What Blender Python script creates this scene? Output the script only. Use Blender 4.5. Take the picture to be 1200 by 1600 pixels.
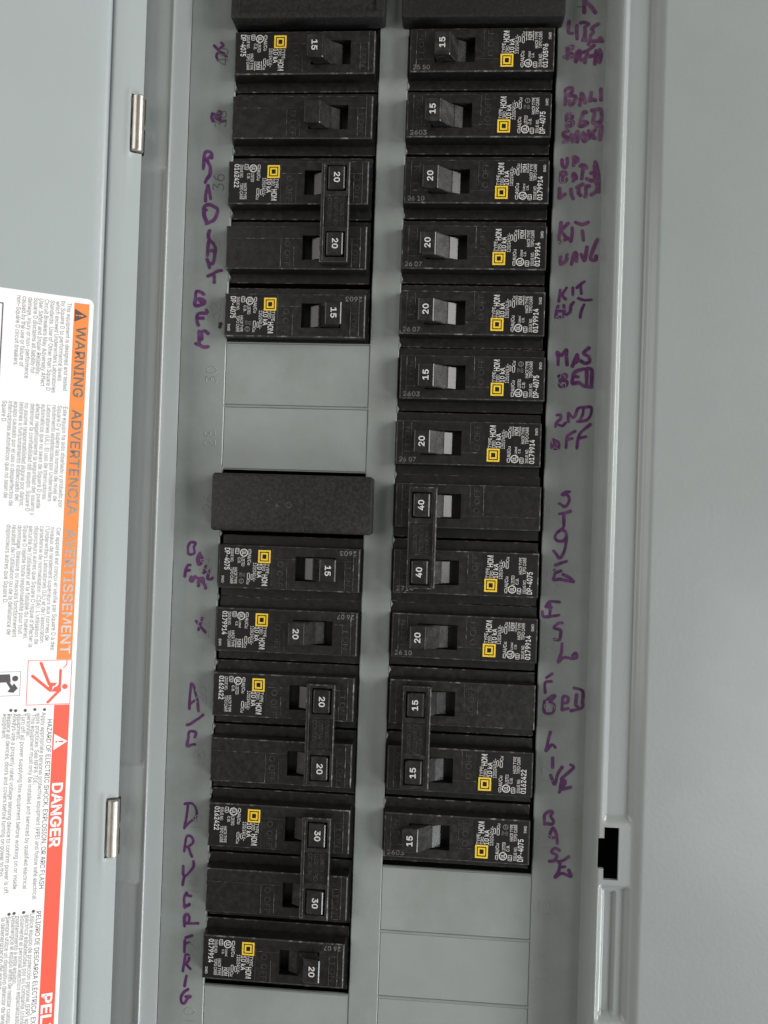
import bpy, math, random
from mathutils import Vector, Matrix
random.seed(7)
for o in list(bpy.data.objects): bpy.data.objects.remove(o)
scene = bpy.context.scene
C = scene.collection
MM = 0.001
# Panel coordinates in millimetres: u to the right, v downwards, d out of the panel towards the viewer.
def P(u, v, d): return Vector((u*MM, -d*MM, -v*MM))

# ---------------------------------------------------------------- camera
cam = bpy.data.cameras.new('camera'); cam_o = bpy.data.objects.new('camera', cam); C.objects.link(cam_o)
RT = ((0.9971749, -0.03265348, 0.0676459), (0.03189916, 0.99941661, 0.01220149), (-0.06800486, -0.01000918, 0.99763478))
ax = [Vector((r[0], r[2], -r[1])) for r in RT]
M3 = Matrix((ax[0], -ax[1], -ax[2])).transposed()
cam_o.matrix_world = Matrix.Translation(P(86.58, 202.92, 316.95)) @ M3.to_4x4()
cam.sensor_fit = 'VERTICAL'; cam.sensor_height = 36; cam.lens = 36*1270/1600
cam.clip_start = 0.01; cam.clip_end = 50
scene.camera = cam_o

# ---------------------------------------------------------------- light (indoor, window to the lower right)
world = bpy.data.worlds.new('World'); scene.world = world; world.use_nodes = True
bg = world.node_tree.nodes['Background']; bg.inputs[0].default_value = (1.0, 0.965, 0.91, 1); bg.inputs[1].default_value = 0.19
def area(name, loc, target, sx, sy, power, col):
    l = bpy.data.lights.new(name, 'AREA'); l.shape = 'RECTANGLE'; l.size = sx; l.size_y = sy; l.energy = power; l.color = col
    o = bpy.data.objects.new(name, l); C.objects.link(o); o.location = loc
    o.rotation_euler = (Vector(target)-Vector(loc)).to_track_quat('-Z', 'Y').to_euler(); return o
CEN = P(60, 200, 0)
area('window_light', P(1080, -40, 480), CEN, 0.55, 0.65, 13.5, (1.0, 0.995, 0.965))
area('glass_door_light', P(980, 1000, 460), CEN, 0.26, 0.65, 11.0, (0.96, 0.985, 1.0))
area('left_fill_light', P(-900, 60, 760), CEN, 1.0, 1.0, 9.0, (1.0, 0.97, 0.92))  # added soft fill, stands in for bounce from the left
area('far_window_light', P(1255, 900, 2500), P(-40, 260, 20), 0.55, 1.0, 7.0, (0.95, 0.98, 1.0))
vs = scene.view_settings; vs.view_transform = 'Standard'; vs.look = 'None'; vs.exposure = -0.12; vs.gamma = 1.0; vs.use_curve_mapping = False
scene.render.resolution_x = 768; scene.render.resolution_y = 1024

# ---------------------------------------------------------------- materials
def mat(name, col, rough=0.5, metal=0.0, var=0.0, vscale=200.0, col2=None, bump=0.0, bscale=1500.0, spec=0.5, coat=0.0, coat_r=0.14, detail=4.0, ramp=(0.35, 0.7), rvar=0.0):
    m = bpy.data.materials.new(name); m.use_nodes = True; nt = m.node_tree; b = nt.nodes['Principled BSDF']
    b.inputs['Base Color'].default_value = (*col, 1); b.inputs['Roughness'].default_value = rough
    b.inputs['Metallic'].default_value = metal; b.inputs['Specular IOR Level'].default_value = spec; b.inputs['Coat Weight'].default_value = coat; b.inputs['Coat Roughness'].default_value = coat_r
    tc = nt.nodes.new('ShaderNodeTexCoord')
    src = tc.outputs['Object']
    if col2 is not None:
        oi = nt.nodes.new('ShaderNodeObjectInfo'); mp = nt.nodes.new('ShaderNodeVectorMath'); mp.operation = 'ADD'
        nt.links.new(tc.outputs['Object'], mp.inputs[0]); nt.links.new(oi.outputs['Random'], mp.inputs[1]); src = mp.outputs[0]
        n = nt.nodes.new('ShaderNodeTexNoise'); n.inputs['Scale'].default_value = vscale; n.inputs['Detail'].default_value = detail; n.inputs['Roughness'].default_value = 0.65
        nt.links.new(src, n.inputs['Vector'])
        r = nt.nodes.new('ShaderNodeMapRange'); r.inputs[1].default_value = ramp[0]; r.inputs[2].default_value = ramp[1]; r.inputs[4].default_value = var
        nt.links.new(n.outputs['Fac'], r.inputs[0])
        mx = nt.nodes.new('ShaderNodeMix'); mx.data_type = 'RGBA'; mx.inputs[6].default_value = (*col, 1); mx.inputs[7].default_value = (*col2, 1)
        ag = nt.nodes.new('ShaderNodeMapRange'); ag.inputs[3].default_value = 0.55; ag.inputs[4].default_value = 1.35   # every object aged a little differently
        nt.links.new(oi.outputs['Random'], ag.inputs[0]); ml = nt.nodes.new('ShaderNodeMath'); ml.operation = 'MULTIPLY'; ml.use_clamp = True
        nt.links.new(r.outputs[0], ml.inputs[0]); nt.links.new(ag.outputs[0], ml.inputs[1])
        nt.links.new(ml.outputs[0], mx.inputs[0]); nt.links.new(mx.outputs[2], b.inputs['Base Color'])
        if rvar:
            rr = nt.nodes.new('ShaderNodeMapRange'); rr.inputs[3].default_value = rough-rvar; rr.inputs[4].default_value = rough+rvar
            nt.links.new(n.outputs['Fac'], rr.inputs[0]); nt.links.new(rr.outputs[0], b.inputs['Roughness'])
    if bump:
        n2 = nt.nodes.new('ShaderNodeTexNoise'); n2.inputs['Scale'].default_value = bscale; n2.inputs['Detail'].default_value = 2.0
        nt.links.new(src, n2.inputs['Vector'])
        bp = nt.nodes.new('ShaderNodeBump'); bp.inputs['Strength'].default_value = bump; bp.inputs['Distance'].default_value = 0.0002
        nt.links.new(n2.outputs['Fac'], bp.inputs['Height']); nt.links.new(bp.outputs[0], b.inputs['Normal'])
    return m
GREY = (0.295, 0.312, 0.288)
M = {
 'paint': mat('grey_enamel', (0.258, 0.279, 0.278), 0.36, coat=0.35, var=0.5, vscale=28, col2=(0.223, 0.243, 0.240), bump=0.34, bscale=650, rvar=0.06),
 'lit_door_paint': mat('grey_enamel_lit_door', (0.361, 0.398, 0.400), 0.38, coat=0.15, var=0.5, vscale=28, col2=(0.339, 0.374, 0.375), bump=0.3, bscale=650, rvar=0.06),  # the cover's enamel, lightened to stand in for stronger light on the door
 'plate': mat('grey_enamel_shaded_plate', (0.248, 0.273, 0.265), 0.40, coat=0.12, var=0.9, vscale=45, col2=(0.212, 0.229, 0.217), bump=0.2, bscale=800, rvar=0.06),  # same enamel, darkened to put the recess's shade into the colour
 'black': mat('black_moulded_plastic', (0.0075, 0.0071, 0.0073), 0.33, var=0.6, vscale=430, col2=(0.032, 0.029, 0.0275), bump=0.25, bscale=2600, ramp=(0.42, 0.8), rvar=0.1, detail=6),
 'worn': mat('rubbed_plastic_edge', (0.035, 0.033, 0.033), 0.36, var=1.0, vscale=380, col2=(0.30, 0.29, 0.28), ramp=(0.52, 0.75), detail=6),
 'worn_text': mat('raised_plastic_lettering', (0.026, 0.0245, 0.0245), 0.4, var=0.8, vscale=500, col2=(0.085, 0.08, 0.077), ramp=(0.45, 0.75)),
 'toggle': mat('toggle_plastic', (0.013, 0.0122, 0.0126), 0.26, var=0.6, vscale=300, col2=(0.06, 0.056, 0.054), ramp=(0.45, 0.85), rvar=0.06),
 'filler': mat('charcoal_filler_plastic', (0.011, 0.0105, 0.0107), 0.48, var=0.8, vscale=900, col2=(0.033, 0.031, 0.031), bump=0.2, bscale=2600, ramp=(0.4, 0.75), spec=0.25),
 'sticker_black': mat('black_label_film', (0.008, 0.0075, 0.008), 0.30, var=0.5, vscale=350, col2=(0.03, 0.028, 0.027), ramp=(0.5, 0.85), detail=6),
 'white_print': mat('white_print', (0.55, 0.54, 0.52), 0.5, var=0.55, vscale=1300, col2=(0.2, 0.19, 0.18), ramp=(0.55, 0.8)),
 'grey_print': mat('faded_grey_print', (0.17, 0.165, 0.155), 0.6, var=0.8, vscale=900, col2=(0.05, 0.048, 0.045), ramp=(0.45, 0.75)),
 'yellow': mat('yellow_print', (0.74, 0.50, 0.03), 0.45, var=0.4, vscale=900, col2=(0.35, 0.2, 0.02), ramp=(0.55, 0.85)),
 'void': mat('dark_interior', (0.004, 0.004, 0.004), 0.8),
 'ink': mat('purple_marker_ink', (0.078, 0.012, 0.092), 0.36, var=0.9, vscale=260, col2=(0.17, 0.065, 0.18), ramp=(0.42, 0.72), detail=5),
 'ink_faded': mat('faded_purple_marker_ink', (0.115, 0.03, 0.105), 0.4, var=0.95, vscale=320, col2=(0.21, 0.12, 0.2), ramp=(0.4, 0.7), detail=5),
 'stamp_dark': mat('grimy_stamp', (0.115, 0.115, 0.105), 0.5),
 'speck': mat('black_speck', (0.012, 0.01, 0.014), 0.6),
 'zinc': mat('zinc_hinge', (0.78, 0.74, 0.66), 0.36, 1.0, var=0.6, vscale=240, col2=(0.5, 0.47, 0.43), bump=0.05, bscale=600),
 'bare_and_lit': mat('steel_burr_and_lit_edge', (0.8, 0.8, 0.78), 0.3, 0.9),  # burr steel, also imitates lit paint on the tab stub sides
 'sticker': mat('white_vinyl', (0.88, 0.88, 0.89), 0.38, var=0.3, vscale=60, col2=(0.84, 0.84, 0.86)),
 'orange': mat('orange_print', (0.86, 0.27, 0.075), 0.38, var=0.4, vscale=120, col2=(0.8, 0.23, 0.06)),
 'red': mat('red_print', (0.86, 0.12, 0.075), 0.38, var=0.4, vscale=120, col2=(0.82, 0.10, 0.06)),
 'text_grey': mat('grey_text_print', (0.2, 0.193, 0.19), 0.45),
 'text_dark': mat('dark_text_print', (0.09, 0.08, 0.085), 0.45),
 'foil': mat('shiny_grey_print', (0.55, 0.54, 0.52), 0.30, 1.0, var=0.5, vscale=500, col2=(0.35, 0.34, 0.33)),
}

# ---------------------------------------------------------------- mesh collector (mm in local panel axes)
class MB:
    def __init__(s): s.v = []; s.f = []; s.m = []; s.mats = []
    def mi(s, key):
        if key not in s.mats: s.mats.append(key)
        return s.mats.index(key)
    def add(s, vs, fs, key):
        b = len(s.v); s.v += [tuple(q) for q in vs]; k = s.mi(key)
        for f in fs: s.f.append(tuple(b+i for i in f)); s.m.append(k)
    def quad(s, a, b, c, d, key): s.add([a, b, c, d], [(0, 1, 2, 3)], key)
    def box(s, x0, x1, y0, y1, d0, d1, key, ch=0.0, edge=None):
        """box with chamfered rim on its upper (towards viewer) side"""
        if ch <= 0:
            loops = [(x0, x1, y0, y1, d0), (x0, x1, y0, y1, d1)]; 
        else:
            loops = [(x0, x1, y0, y1, d0), (x0, x1, y0, y1, d1-ch), (x0+ch, x1-ch, y0+ch, y1-ch, d1)]
        for i in range(len(loops)-1):
            s.rect_band(loops[i], loops[i+1], (edge or key) if i == 1 else key)
        a = loops[-1]; s.quad((a[0], a[2], a[4]), (a[0], a[3], a[4]), (a[1], a[3], a[4]), (a[1], a[2], a[4]), key)
        a = loops[0]; s.quad((a[0], a[2], a[4]), (a[1], a[2], a[4]), (a[1], a[3], a[4]), (a[0], a[3], a[4]), key)
    def rect_band(s, A, B, key):
        ca = [(A[0], A[2], A[4]), (A[1], A[2], A[4]), (A[1], A[3], A[4]), (A[0], A[3], A[4])]
        cb = [(B[0], B[2], B[4]), (B[1], B[2], B[4]), (B[1], B[3], B[4]), (B[0], B[3], B[4])]
        for i in range(4):
            j = (i+1) % 4; s.quad(ca[i], cb[i], cb[j], ca[j], key)
    def loft(s, loops, key, cap=True, keys=None):
        n = len(loops[0]); b = len(s.v)
        for l in loops: s.v += [tuple(q) for q in l]
        for i in range(len(loops)-1):
            k = s.mi(keys[i] if keys else key)
            for j in range(n):
                j2 = (j+1) % n; s.f.append((b+i*n+j, b+i*n+j2, b+(i+1)*n+j2, b+(i+1)*n+j)); s.m.append(k)
        if cap:
            k = s.mi(key); s.f.append(tuple(b+j for j in range(n))[::-1]); s.m.append(k)
            s.f.append(tuple(b+(len(loops)-1)*n+j for j in range(n))); s.m.append(k)
    def flat(s, pts, d, key):   # flat polygon at height d
        s.add([(x, y, d) for x, y in pts], [tuple(range(len(pts)))], key)
    def frame(s, x0, x1, y0, y1, t, d, key):
        s.flat([(x0, y0), (x1, y0), (x1, y0+t), (x0, y0+t)], d, key); s.flat([(x0, y1-t), (x1, y1-t), (x1, y1), (x0, y1)], d, key)
        s.flat([(x0, y0+t), (x0+t, y0+t), (x0+t, y1-t), (x0, y1-t)], d, key); s.flat([(x1-t, y0+t), (x1, y0+t), (x1, y1-t), (x1-t, y1-t)], d, key)
    def ring(s, cx, cy, r0, r1, d, key, n=20):
        for i in range(n):
            a, b = 2*math.pi*i/n, 2*math.pi*(i+1)/n
            q = [(cx+r1*math.cos(a), cy+r1*math.sin(a)), (cx+r1*math.cos(b), cy+r1*math.sin(b))]
            if r0 > 0: q += [(cx+r0*math.cos(b), cy+r0*math.sin(b)), (cx+r0*math.cos(a), cy+r0*math.sin(a))]
            else: q += [(cx, cy)]
            s.flat(q, d, key)
    def text(s, body, origin, along, up, width, cap, d, key, bold=0.0, center=False, thick=0.0):
        """lettering: starts at origin (x,y), runs along unit vector, capital height cap, total width"""
        vs, fs, w = glyphs(body, bold); sx = width/w; sy = cap/CAPH
        ox, oy = origin
        if center: ox -= along[0]*width/2+up[0]*cap/2; oy -= along[1]*width/2+up[1]*cap/2
        pts = [(ox+along[0]*x*sx+up[0]*y*sy, oy+along[1]*x*sx+up[1]*y*sy, d+z) for x, y, z in vs]
        s.add(pts, fs, key)
        if thick:
            b = len(s.v); 
            edges = {}
            for f in fs:
                for i in range(len(f)):
                    e = (f[i], f[(i+1) % len(f)]); k = (min(e), max(e)); edges.setdefault(k, []).append(e)
            low = [(x, y, d-thick) for x, y, _ in pts]
            s.add(pts+low, [(e[0][0], e[0][1], e[0][1]+len(pts), e[0][0]+len(pts)) for e in edges.values() if len(e) == 1], key)
    def mesh(s, name, smooth=False):
        me = bpy.data.meshes.new(name)
        me.from_pydata([P(*q) for q in s.v], [], s.f); 
        for k in s.mats: me.materials.append(M[k])
        me.polygons.foreach_set('material_index', s.m)
        if smooth: me.polygons.foreach_set('use_smooth', [True]*len(s.f))
        me.update(); me.validate(); return me
    def build(s, name, parent=None, smooth=False, loc=None, fix=True):
        me = s.mesh(name, smooth)
        if fix: recalc(me)
        return link(name, me, parent, loc)
import bmesh
def recalc(me):
    bm = bmesh.new(); bm.from_mesh(me); bmesh.ops.remove_doubles(bm, verts=bm.verts, dist=1e-7)
    bmesh.ops.recalc_face_normals(bm, faces=bm.faces); bm.to_mesh(me); bm.free()
def link(name, data, parent=None, loc=None):
    o = bpy.data.objects.new(name, data); C.objects.link(o)
    if parent is not None: o.parent = parent
    if loc is not None: o.location = loc
    return o
def thing(name, label, cat, group=None, loc=None, flip=False, tilt=0.0):
    o = bpy.data.objects.new(name, None); o.empty_display_size = 0.01; C.objects.link(o)
    o['label'] = label; o['category'] = cat
    if group: o['group'] = group
    if loc is not None: o.location = loc
    o.rotation_euler = (0, (math.pi if flip else 0)+tilt, 0)
    return o
def auto_smooth(o, deg=35):
    me = o.data; me.polygons.foreach_set('use_smooth', [True]*len(me.polygons)); me.set_sharp_from_angle(angle=math.radians(deg))

SPACE = 188
GLYPHS = {
'!':(196,[[67,160,63,509,132,509,128,160],[98,-4,86,-3,75,1,66,9,58,18,54,29,52,41,54,53,58,64,66,73,75,80,86,85,98,86,110,85,121,80,130,73,138,64,142,53,143,41,142,29,138,18,130,9,121,1,110,-3]]),
"'":(206,[[78,318,70,509,136,509,128,318]]),
'(':(273,[[89,207,101,324,132,441,177,539,236,539,191,428,161,313,151,207,160,115,188,16,236,-96,177,-96,150,-46,128,4,111,55,99,106,92,156]]),
')':(273,[[37,-96,86,18,113,116,122,207,112,313,82,428,37,539,97,539,142,441,173,323,184,207,182,156,174,104,161,53,144,3,123,-47,97,-96]]),
'+':(453,[[198,34,198,364,255,364,255,34],[61,172,61,226,391,226,391,172]]),
',':(188,[[38,-119,68,71,137,71,84,-119]]),
'-':(453,[[337,244,337,188,114,188,114,244]]),
'.':(188,[[95,-4,83,-3,73,1,63,9,55,18,51,29,50,41,51,53,55,64,63,73,73,81,83,85,95,87,107,85,118,81,128,73,135,64,140,53,141,41,140,29,135,18,128,9,118,1,107,-3]]),
'/':(249,[[235,533,71,-76,14,-76,178,533]]),
'0':(453,[[227,-7,191,-3,158,7,130,24,105,48,85,77,69,113,57,155,50,202,48,254,50,306,57,353,69,395,85,431,106,461,130,484,159,502,191,512,227,516,262,512,295,502,323,484,348,461,368,431,384,395,396,353,403,306,405,254,403,202,396,155,384,113,368,77,348,48,323,24,295,7,263,-3],[227,50,250,52,271,60,290,74,306,92,320,116,330,144,338,176,342,213,344,254,342,295,338,332,330,365,320,393,306,416,290,435,271,449,250,457,227,460,203,457,182,449,163,435,147,416,134,393,123,365,115,332,111,295,109,254,111,213,115,176,123,144,134,116,147,92,163,74,182,60,203,52]]),
'1':(453,[[76,0,76,55,391,55,391,0],[276,509,276,0,212,0,212,448,209,448,86,358,86,427,198,509]]),
'2':(453,[[64,0,64,47,234,229,282,282,311,327,320,371,319,389,315,405,308,419,298,431,287,441,273,449,224,460,205,458,188,454,172,447,159,438,148,427,139,413,132,398,128,381,127,362,66,362,68,391,75,418,86,442,102,464,121,482,143,496,168,507,196,513,225,516,254,513,281,507,306,497,328,482,346,465,361,445,372,423,379,398,381,372,371,318,336,259,267,180,153,60,153,57,389,57,389,0]]),
'3':(453,[[218,-7,188,-5,159,1,133,10,108,22,88,38,70,57,57,79,48,104,44,132,109,132,112,115,118,100,126,87,137,76,150,66,165,59,219,50,275,61,291,69,304,80,315,93,323,108,328,125,329,145,328,163,323,180,316,196,306,211,292,223,275,234,254,241,229,246,201,248,157,248,157,299,288,448,288,452,70,452,70,509,372,509,372,461,211,278,211,289,247,290,279,286,308,276,333,262,354,244,371,222,383,198,391,173,393,145,390,116,383,90,370,66,354,45,333,27,309,12,281,2,251,-5]]),
'4':(453,[[40,105,40,158,247,509,311,509,109,166,109,163,413,163,413,105],[282,0,282,121,282,146,282,318,343,318,343,0]]),
'5':(453,[[221,-7,192,-5,165,1,140,11,118,25,99,41,83,60,71,82,63,105,60,130,122,130,125,115,130,102,138,89,173,60,221,50,241,51,259,56,276,64,291,75,304,89,314,104,322,122,326,141,328,162,326,183,321,203,314,221,303,237,290,251,275,262,257,270,238,275,218,277,167,268,128,246,67,253,96,509,366,509,366,452,151,452,134,301,136,301,178,325,229,334,252,332,274,328,294,321,313,311,330,299,345,285,358,269,370,251,379,231,386,210,390,187,391,163,388,132,381,102,369,76,352,52,332,32,309,15,282,3,253,-4]]),
'6':(453,[[226,-7,196,-4,168,3,142,15,119,31,100,51,84,74,73,101,66,130,64,162,65,187,71,212,80,239,137,340,252,509,322,509,151,261,145,261,165,288,196,307,235,314,265,312,291,305,316,295,337,280,355,262,370,240,380,215,387,187,389,157,387,127,379,98,368,73,352,50,333,30,310,14,284,3,257,-4],[226,48,245,50,263,55,279,63,293,73,304,86,314,101,322,119,326,137,327,157,326,178,322,196,314,213,304,228,293,241,279,251,263,259,245,264,226,265,207,264,190,259,174,252,160,241,148,229,138,214,131,197,126,179,125,158,126,138,131,119,138,102,148,86,160,73,174,63,190,55,207,50]]),
'7':(453,[[97,0,323,448,323,452,62,452,62,509,391,509,391,449,165,0]]),
'8':(453,[[226,-7,193,-5,163,1,136,11,111,25,91,42,74,62,62,84,54,109,52,135,53,156,58,176,65,195,75,212,87,228,101,241,117,252,134,260,153,265,153,267,129,276,109,289,93,308,80,330,73,354,70,380,73,405,79,429,90,450,106,469,124,485,146,498,170,508,197,514,226,516,255,514,282,508,306,498,328,485,346,469,361,450,373,429,379,405,382,380,379,354,372,330,359,308,343,289,323,276,300,267,300,265,319,260,335,252,351,241,365,228,377,212,387,195,395,176,399,156,401,135,398,109,391,84,378,62,362,42,341,25,317,11,289,1,259,-5],[226,49,248,50,267,54,285,60,300,69,313,79,323,91,331,106,335,121,337,139,335,157,330,173,322,189,312,202,298,213,283,223,265,230,247,234,226,235,206,234,187,230,169,223,154,213,140,202,130,189,122,173,117,157,115,139,117,121,121,106,129,91,139,79,152,69,167,60,185,54,205,50],[226,290,274,300,287,308,298,318,307,330,314,344,318,359,319,376,318,392,314,407,308,420,299,432,288,442,275,449,226,460,177,449,164,442,153,432,145,420,138,407,134,392,133,376,134,359,138,344,145,330,154,318,165,308,178,300]]),
'9':(453,[[226,516,256,513,285,506,310,494,333,478,352,458,368,434,380,408,387,378,389,347,387,322,382,296,373,270,315,168,200,0,130,0,301,248,307,248,287,221,257,202,218,195,188,197,161,203,137,214,116,229,98,247,83,269,72,294,66,321,64,352,66,382,73,411,85,436,101,459,120,479,143,494,168,506,196,513],[226,460,207,459,190,454,174,446,160,435,148,423,138,407,131,390,127,372,125,352,127,331,131,313,138,295,148,280,160,268,174,257,190,250,207,245,226,243,245,245,263,249,279,257,293,267,305,280,314,295,322,312,326,330,327,350,326,371,322,390,314,407,305,422,293,435,279,446,263,454,245,459]]),
':':(188,[[95,-4,83,-3,73,1,63,9,55,18,51,29,50,41,51,53,55,64,63,73,73,81,83,85,95,87,107,85,118,81,128,73,135,64,140,53,141,41,140,29,135,18,128,9,118,1,107,-3],[95,271,83,272,73,277,63,284,55,294,51,304,50,316,51,328,55,339,63,349,73,356,83,360,95,362,107,360,118,356,128,349,135,339,140,328,141,316,140,304,135,294,128,284,118,277,107,272]]),
'A':(480,[[16,0,201,509,276,509,463,0,395,0,287,302,264,372,232,478,245,478,213,371,191,302,85,0],[110,142,110,199,370,199,370,142]]),
'B':(456,[[60,0,60,509,241,509,274,507,304,501,329,491,350,477,367,461,381,442,390,421,396,398,398,374,397,353,393,336,387,320,356,286,315,267,315,262,331,260,347,254,363,245,378,234,391,220,402,203,411,184,416,161,418,136,416,111,410,88,400,67,386,48,368,31,344,18,317,8,284,2,247,0],[125,57,245,57,281,60,309,67,330,80,344,96,353,115,355,137,354,153,350,169,342,184,333,197,320,209,306,218,289,225,269,229,248,231,125,231],[125,285,238,285,288,296,302,304,314,314,323,326,330,340,335,355,336,372,333,393,326,412,313,429,294,442,270,449,240,452,125,452]]),
'C':(510,[[267,-7,225,-3,186,7,150,25,119,49,92,79,70,115,53,157,44,203,40,254,44,305,53,352,70,393,92,429,119,459,150,484,186,501,225,512,267,516,340,504,362,496,383,485,402,471,419,456,435,438,448,418,459,397,467,373,473,348,408,348,389,395,357,428,315,449,267,456,237,453,209,445,184,432,161,414,141,391,125,364,113,332,106,295,103,254,106,213,113,177,125,145,141,117,161,94,184,76,210,63,237,56,267,53,315,60,357,81,389,114,408,160,473,160,467,135,459,112,448,91,435,71,420,53,402,38,383,24,363,13,341,5,317,-2,293,-6]]),
'D':(502,[[219,0,96,0,96,57,215,57,254,60,288,68,318,81,343,99,363,122,379,149,390,181,397,216,399,255,397,294,390,329,379,361,364,388,344,410,320,428,291,441,258,449,221,452,93,452,93,509,225,509,273,505,315,495,353,478,385,455,412,426,433,391,449,351,458,306,462,255,458,205,449,159,433,119,411,83,384,54,351,31,312,14,268,3],[125,509,125,0,60,0,60,509]]),
'E':(419,[[60,0,60,509,372,509,372,452,125,452,125,286,355,286,355,229,125,229,125,57,375,57,375,0]]),
'F':(410,[[60,0,60,509,369,509,369,452,125,452,125,278,346,278,346,221,125,221,125,0]]),
'G':(520,[[269,-7,225,-3,185,7,149,25,118,49,91,79,69,116,53,157,43,203,40,254,43,305,53,352,69,393,91,429,117,459,149,484,184,501,223,512,265,516,291,514,316,510,340,504,363,494,384,483,403,469,421,453,436,436,449,416,460,395,468,373,474,349,408,349,387,393,356,427,315,448,265,456,236,453,209,445,183,432,160,414,141,392,125,364,113,332,106,295,103,254,106,213,113,177,125,145,141,117,161,95,184,76,210,63,238,56,269,53,296,55,322,61,345,71,365,85,382,102,396,123,407,147,413,173,415,202,434,199,283,199,283,256,478,256,478,200,475,160,466,124,451,91,431,62,406,38,377,19,344,5,308,-4]]),
'H':(517,[[60,0,60,509,125,509,125,289,392,289,392,509,457,509,457,0,392,0,392,232,125,232,125,0]]),
'I':(300,[[31,0,31,57,118,57,118,452,31,452,31,509,269,509,269,452,183,452,183,57,269,57,269,0]]),
'K':(467,[[104,145,104,216,139,261,174,303,212,344,364,509,448,509,231,276,228,276],[60,0,60,509,125,509,125,334,124,225,125,193,125,0],[372,0,188,259,228,309,449,0]]),
'L':(393,[[60,0,60,509,125,509,125,57,361,57,361,0]]),
'M':(628,[[60,0,60,509,152,509,277,187,287,159,299,123,311,84,322,49,307,49,318,83,330,121,342,158,352,187,476,509,568,509,568,0,504,0,504,291,504,327,505,369,506,413,507,457,513,457,498,409,482,363,467,322,456,291,342,0,286,0,170,291,159,321,145,361,129,408,112,457,119,457,120,416,121,372,122,328,122,291,122,0]]),
'N':(523,[[60,0,60,509,136,509,343,183,363,151,388,107,414,55,405,54,401,108,399,157,399,195,399,509,463,509,463,0,387,0,202,290,177,331,148,381,108,452,119,454,122,384,124,328,125,291,125,0]]),
'O':(533,[[267,-7,225,-3,186,7,150,25,119,49,92,79,70,115,53,157,44,203,40,254,44,305,53,352,70,393,92,429,119,459,150,484,186,501,225,512,267,516,309,512,348,501,384,484,415,459,442,429,464,393,480,352,490,305,493,254,490,203,480,157,464,115,442,79,415,49,384,25,348,7,309,-3],[267,53,296,55,324,63,349,76,372,94,392,116,408,144,420,176,428,213,430,254,428,295,420,332,408,365,392,392,372,415,349,433,324,446,296,453,267,456,237,453,210,445,184,433,161,415,142,392,125,364,113,332,106,295,103,254,106,213,113,176,125,144,142,117,161,94,184,76,210,63,237,55]]),
'P':(445,[[60,0,60,509,235,509,272,506,305,499,332,487,356,471,375,452,390,430,400,404,407,377,409,348,407,318,400,291,390,265,375,243,356,223,332,207,305,195,272,188,235,186,109,186,109,242,233,242,257,244,279,248,297,256,312,266,324,279,333,294,339,310,343,328,344,348,343,367,339,385,333,402,324,416,312,428,297,439,279,446,257,451,232,452,125,452,125,0]]),
'R':(449,[[60,0,60,509,236,509,273,506,305,500,333,489,356,473,376,455,390,433,401,408,407,381,409,352,407,323,401,296,390,271,376,250,356,232,333,217,305,206,273,200,236,198,96,198,96,255,234,255,258,256,280,260,298,267,313,276,325,287,334,300,340,316,344,333,345,352,344,371,340,389,334,405,325,419,313,430,298,440,279,446,258,451,233,452,125,452,125,0],[353,0,230,229,303,229,428,0]]),
'S':(447,[[224,-9,188,-7,156,-1,128,9,102,23,81,40,64,60,51,83,42,109,38,137,104,137,108,118,114,102,123,88,136,76,150,66,166,59,224,49,246,50,267,54,286,60,303,69,317,79,329,92,338,106,344,122,346,139,344,154,340,168,332,179,296,205,245,222,184,239,145,253,112,269,86,289,67,313,56,341,52,372,54,400,62,425,75,448,92,468,113,484,138,498,165,508,195,514,227,516,259,514,289,508,316,498,340,484,360,468,377,449,390,427,398,403,401,378,337,378,332,402,320,421,302,437,280,449,254,456,225,459,204,457,185,454,167,448,152,440,139,430,129,418,121,405,117,391,115,376,117,359,122,345,131,334,169,308,212,293,264,279,312,264,359,238,395,198,402,180,407,161,408,139,406,112,399,87,386,64,370,43,349,25,323,11,294,0,261,-7]]),
'T':(449,[[32,452,32,509,417,509,417,452,257,452,257,0,193,0,193,452]]),
'U':(517,[[259,-8,220,-6,186,2,154,15,126,33,103,55,85,80,71,108,63,140,60,173,60,509,124,509,124,178,126,155,132,133,141,113,153,95,169,80,187,68,208,59,232,53,259,52,285,53,309,59,331,68,349,80,364,95,377,113,385,133,391,155,393,178,393,509,457,509,457,173,454,140,446,108,433,80,414,55,391,33,363,15,332,2,297,-6]]),
'V':(480,[[204,0,16,509,84,509,192,206,215,137,248,31,235,31,267,138,290,206,395,509,463,509,278,0]]),
'W':(686,[[155,0,16,509,82,509,163,196,175,145,187,94,197,40,189,40,200,94,211,145,224,196,306,509,380,509,462,196,474,145,486,94,497,40,488,40,499,94,510,145,523,196,603,509,670,509,530,0,455,0,368,323,351,391,336,475,350,475,335,395,318,323,230,0]]),
'X':(474,[[18,0,217,284,217,236,29,509,104,509,178,400,204,361,223,329,243,292,232,292,252,329,272,361,298,400,374,509,446,509,259,239,259,287,456,0,382,0,292,129,268,165,250,195,230,231,244,231,225,196,206,166,182,129,91,0]]),
'Y':(472,[[203,0,203,208,16,509,91,509,192,344,222,292,250,230,224,230,251,293,280,344,381,509,455,509,268,208,268,0]]),
'Z':(438,[[42,0,42,46,273,385,306,431,341,476,348,454,285,452,223,452,40,452,40,509,397,509,397,462,169,129,134,81,97,33,90,54,152,57,214,57,399,57,399,0]]),
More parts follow.
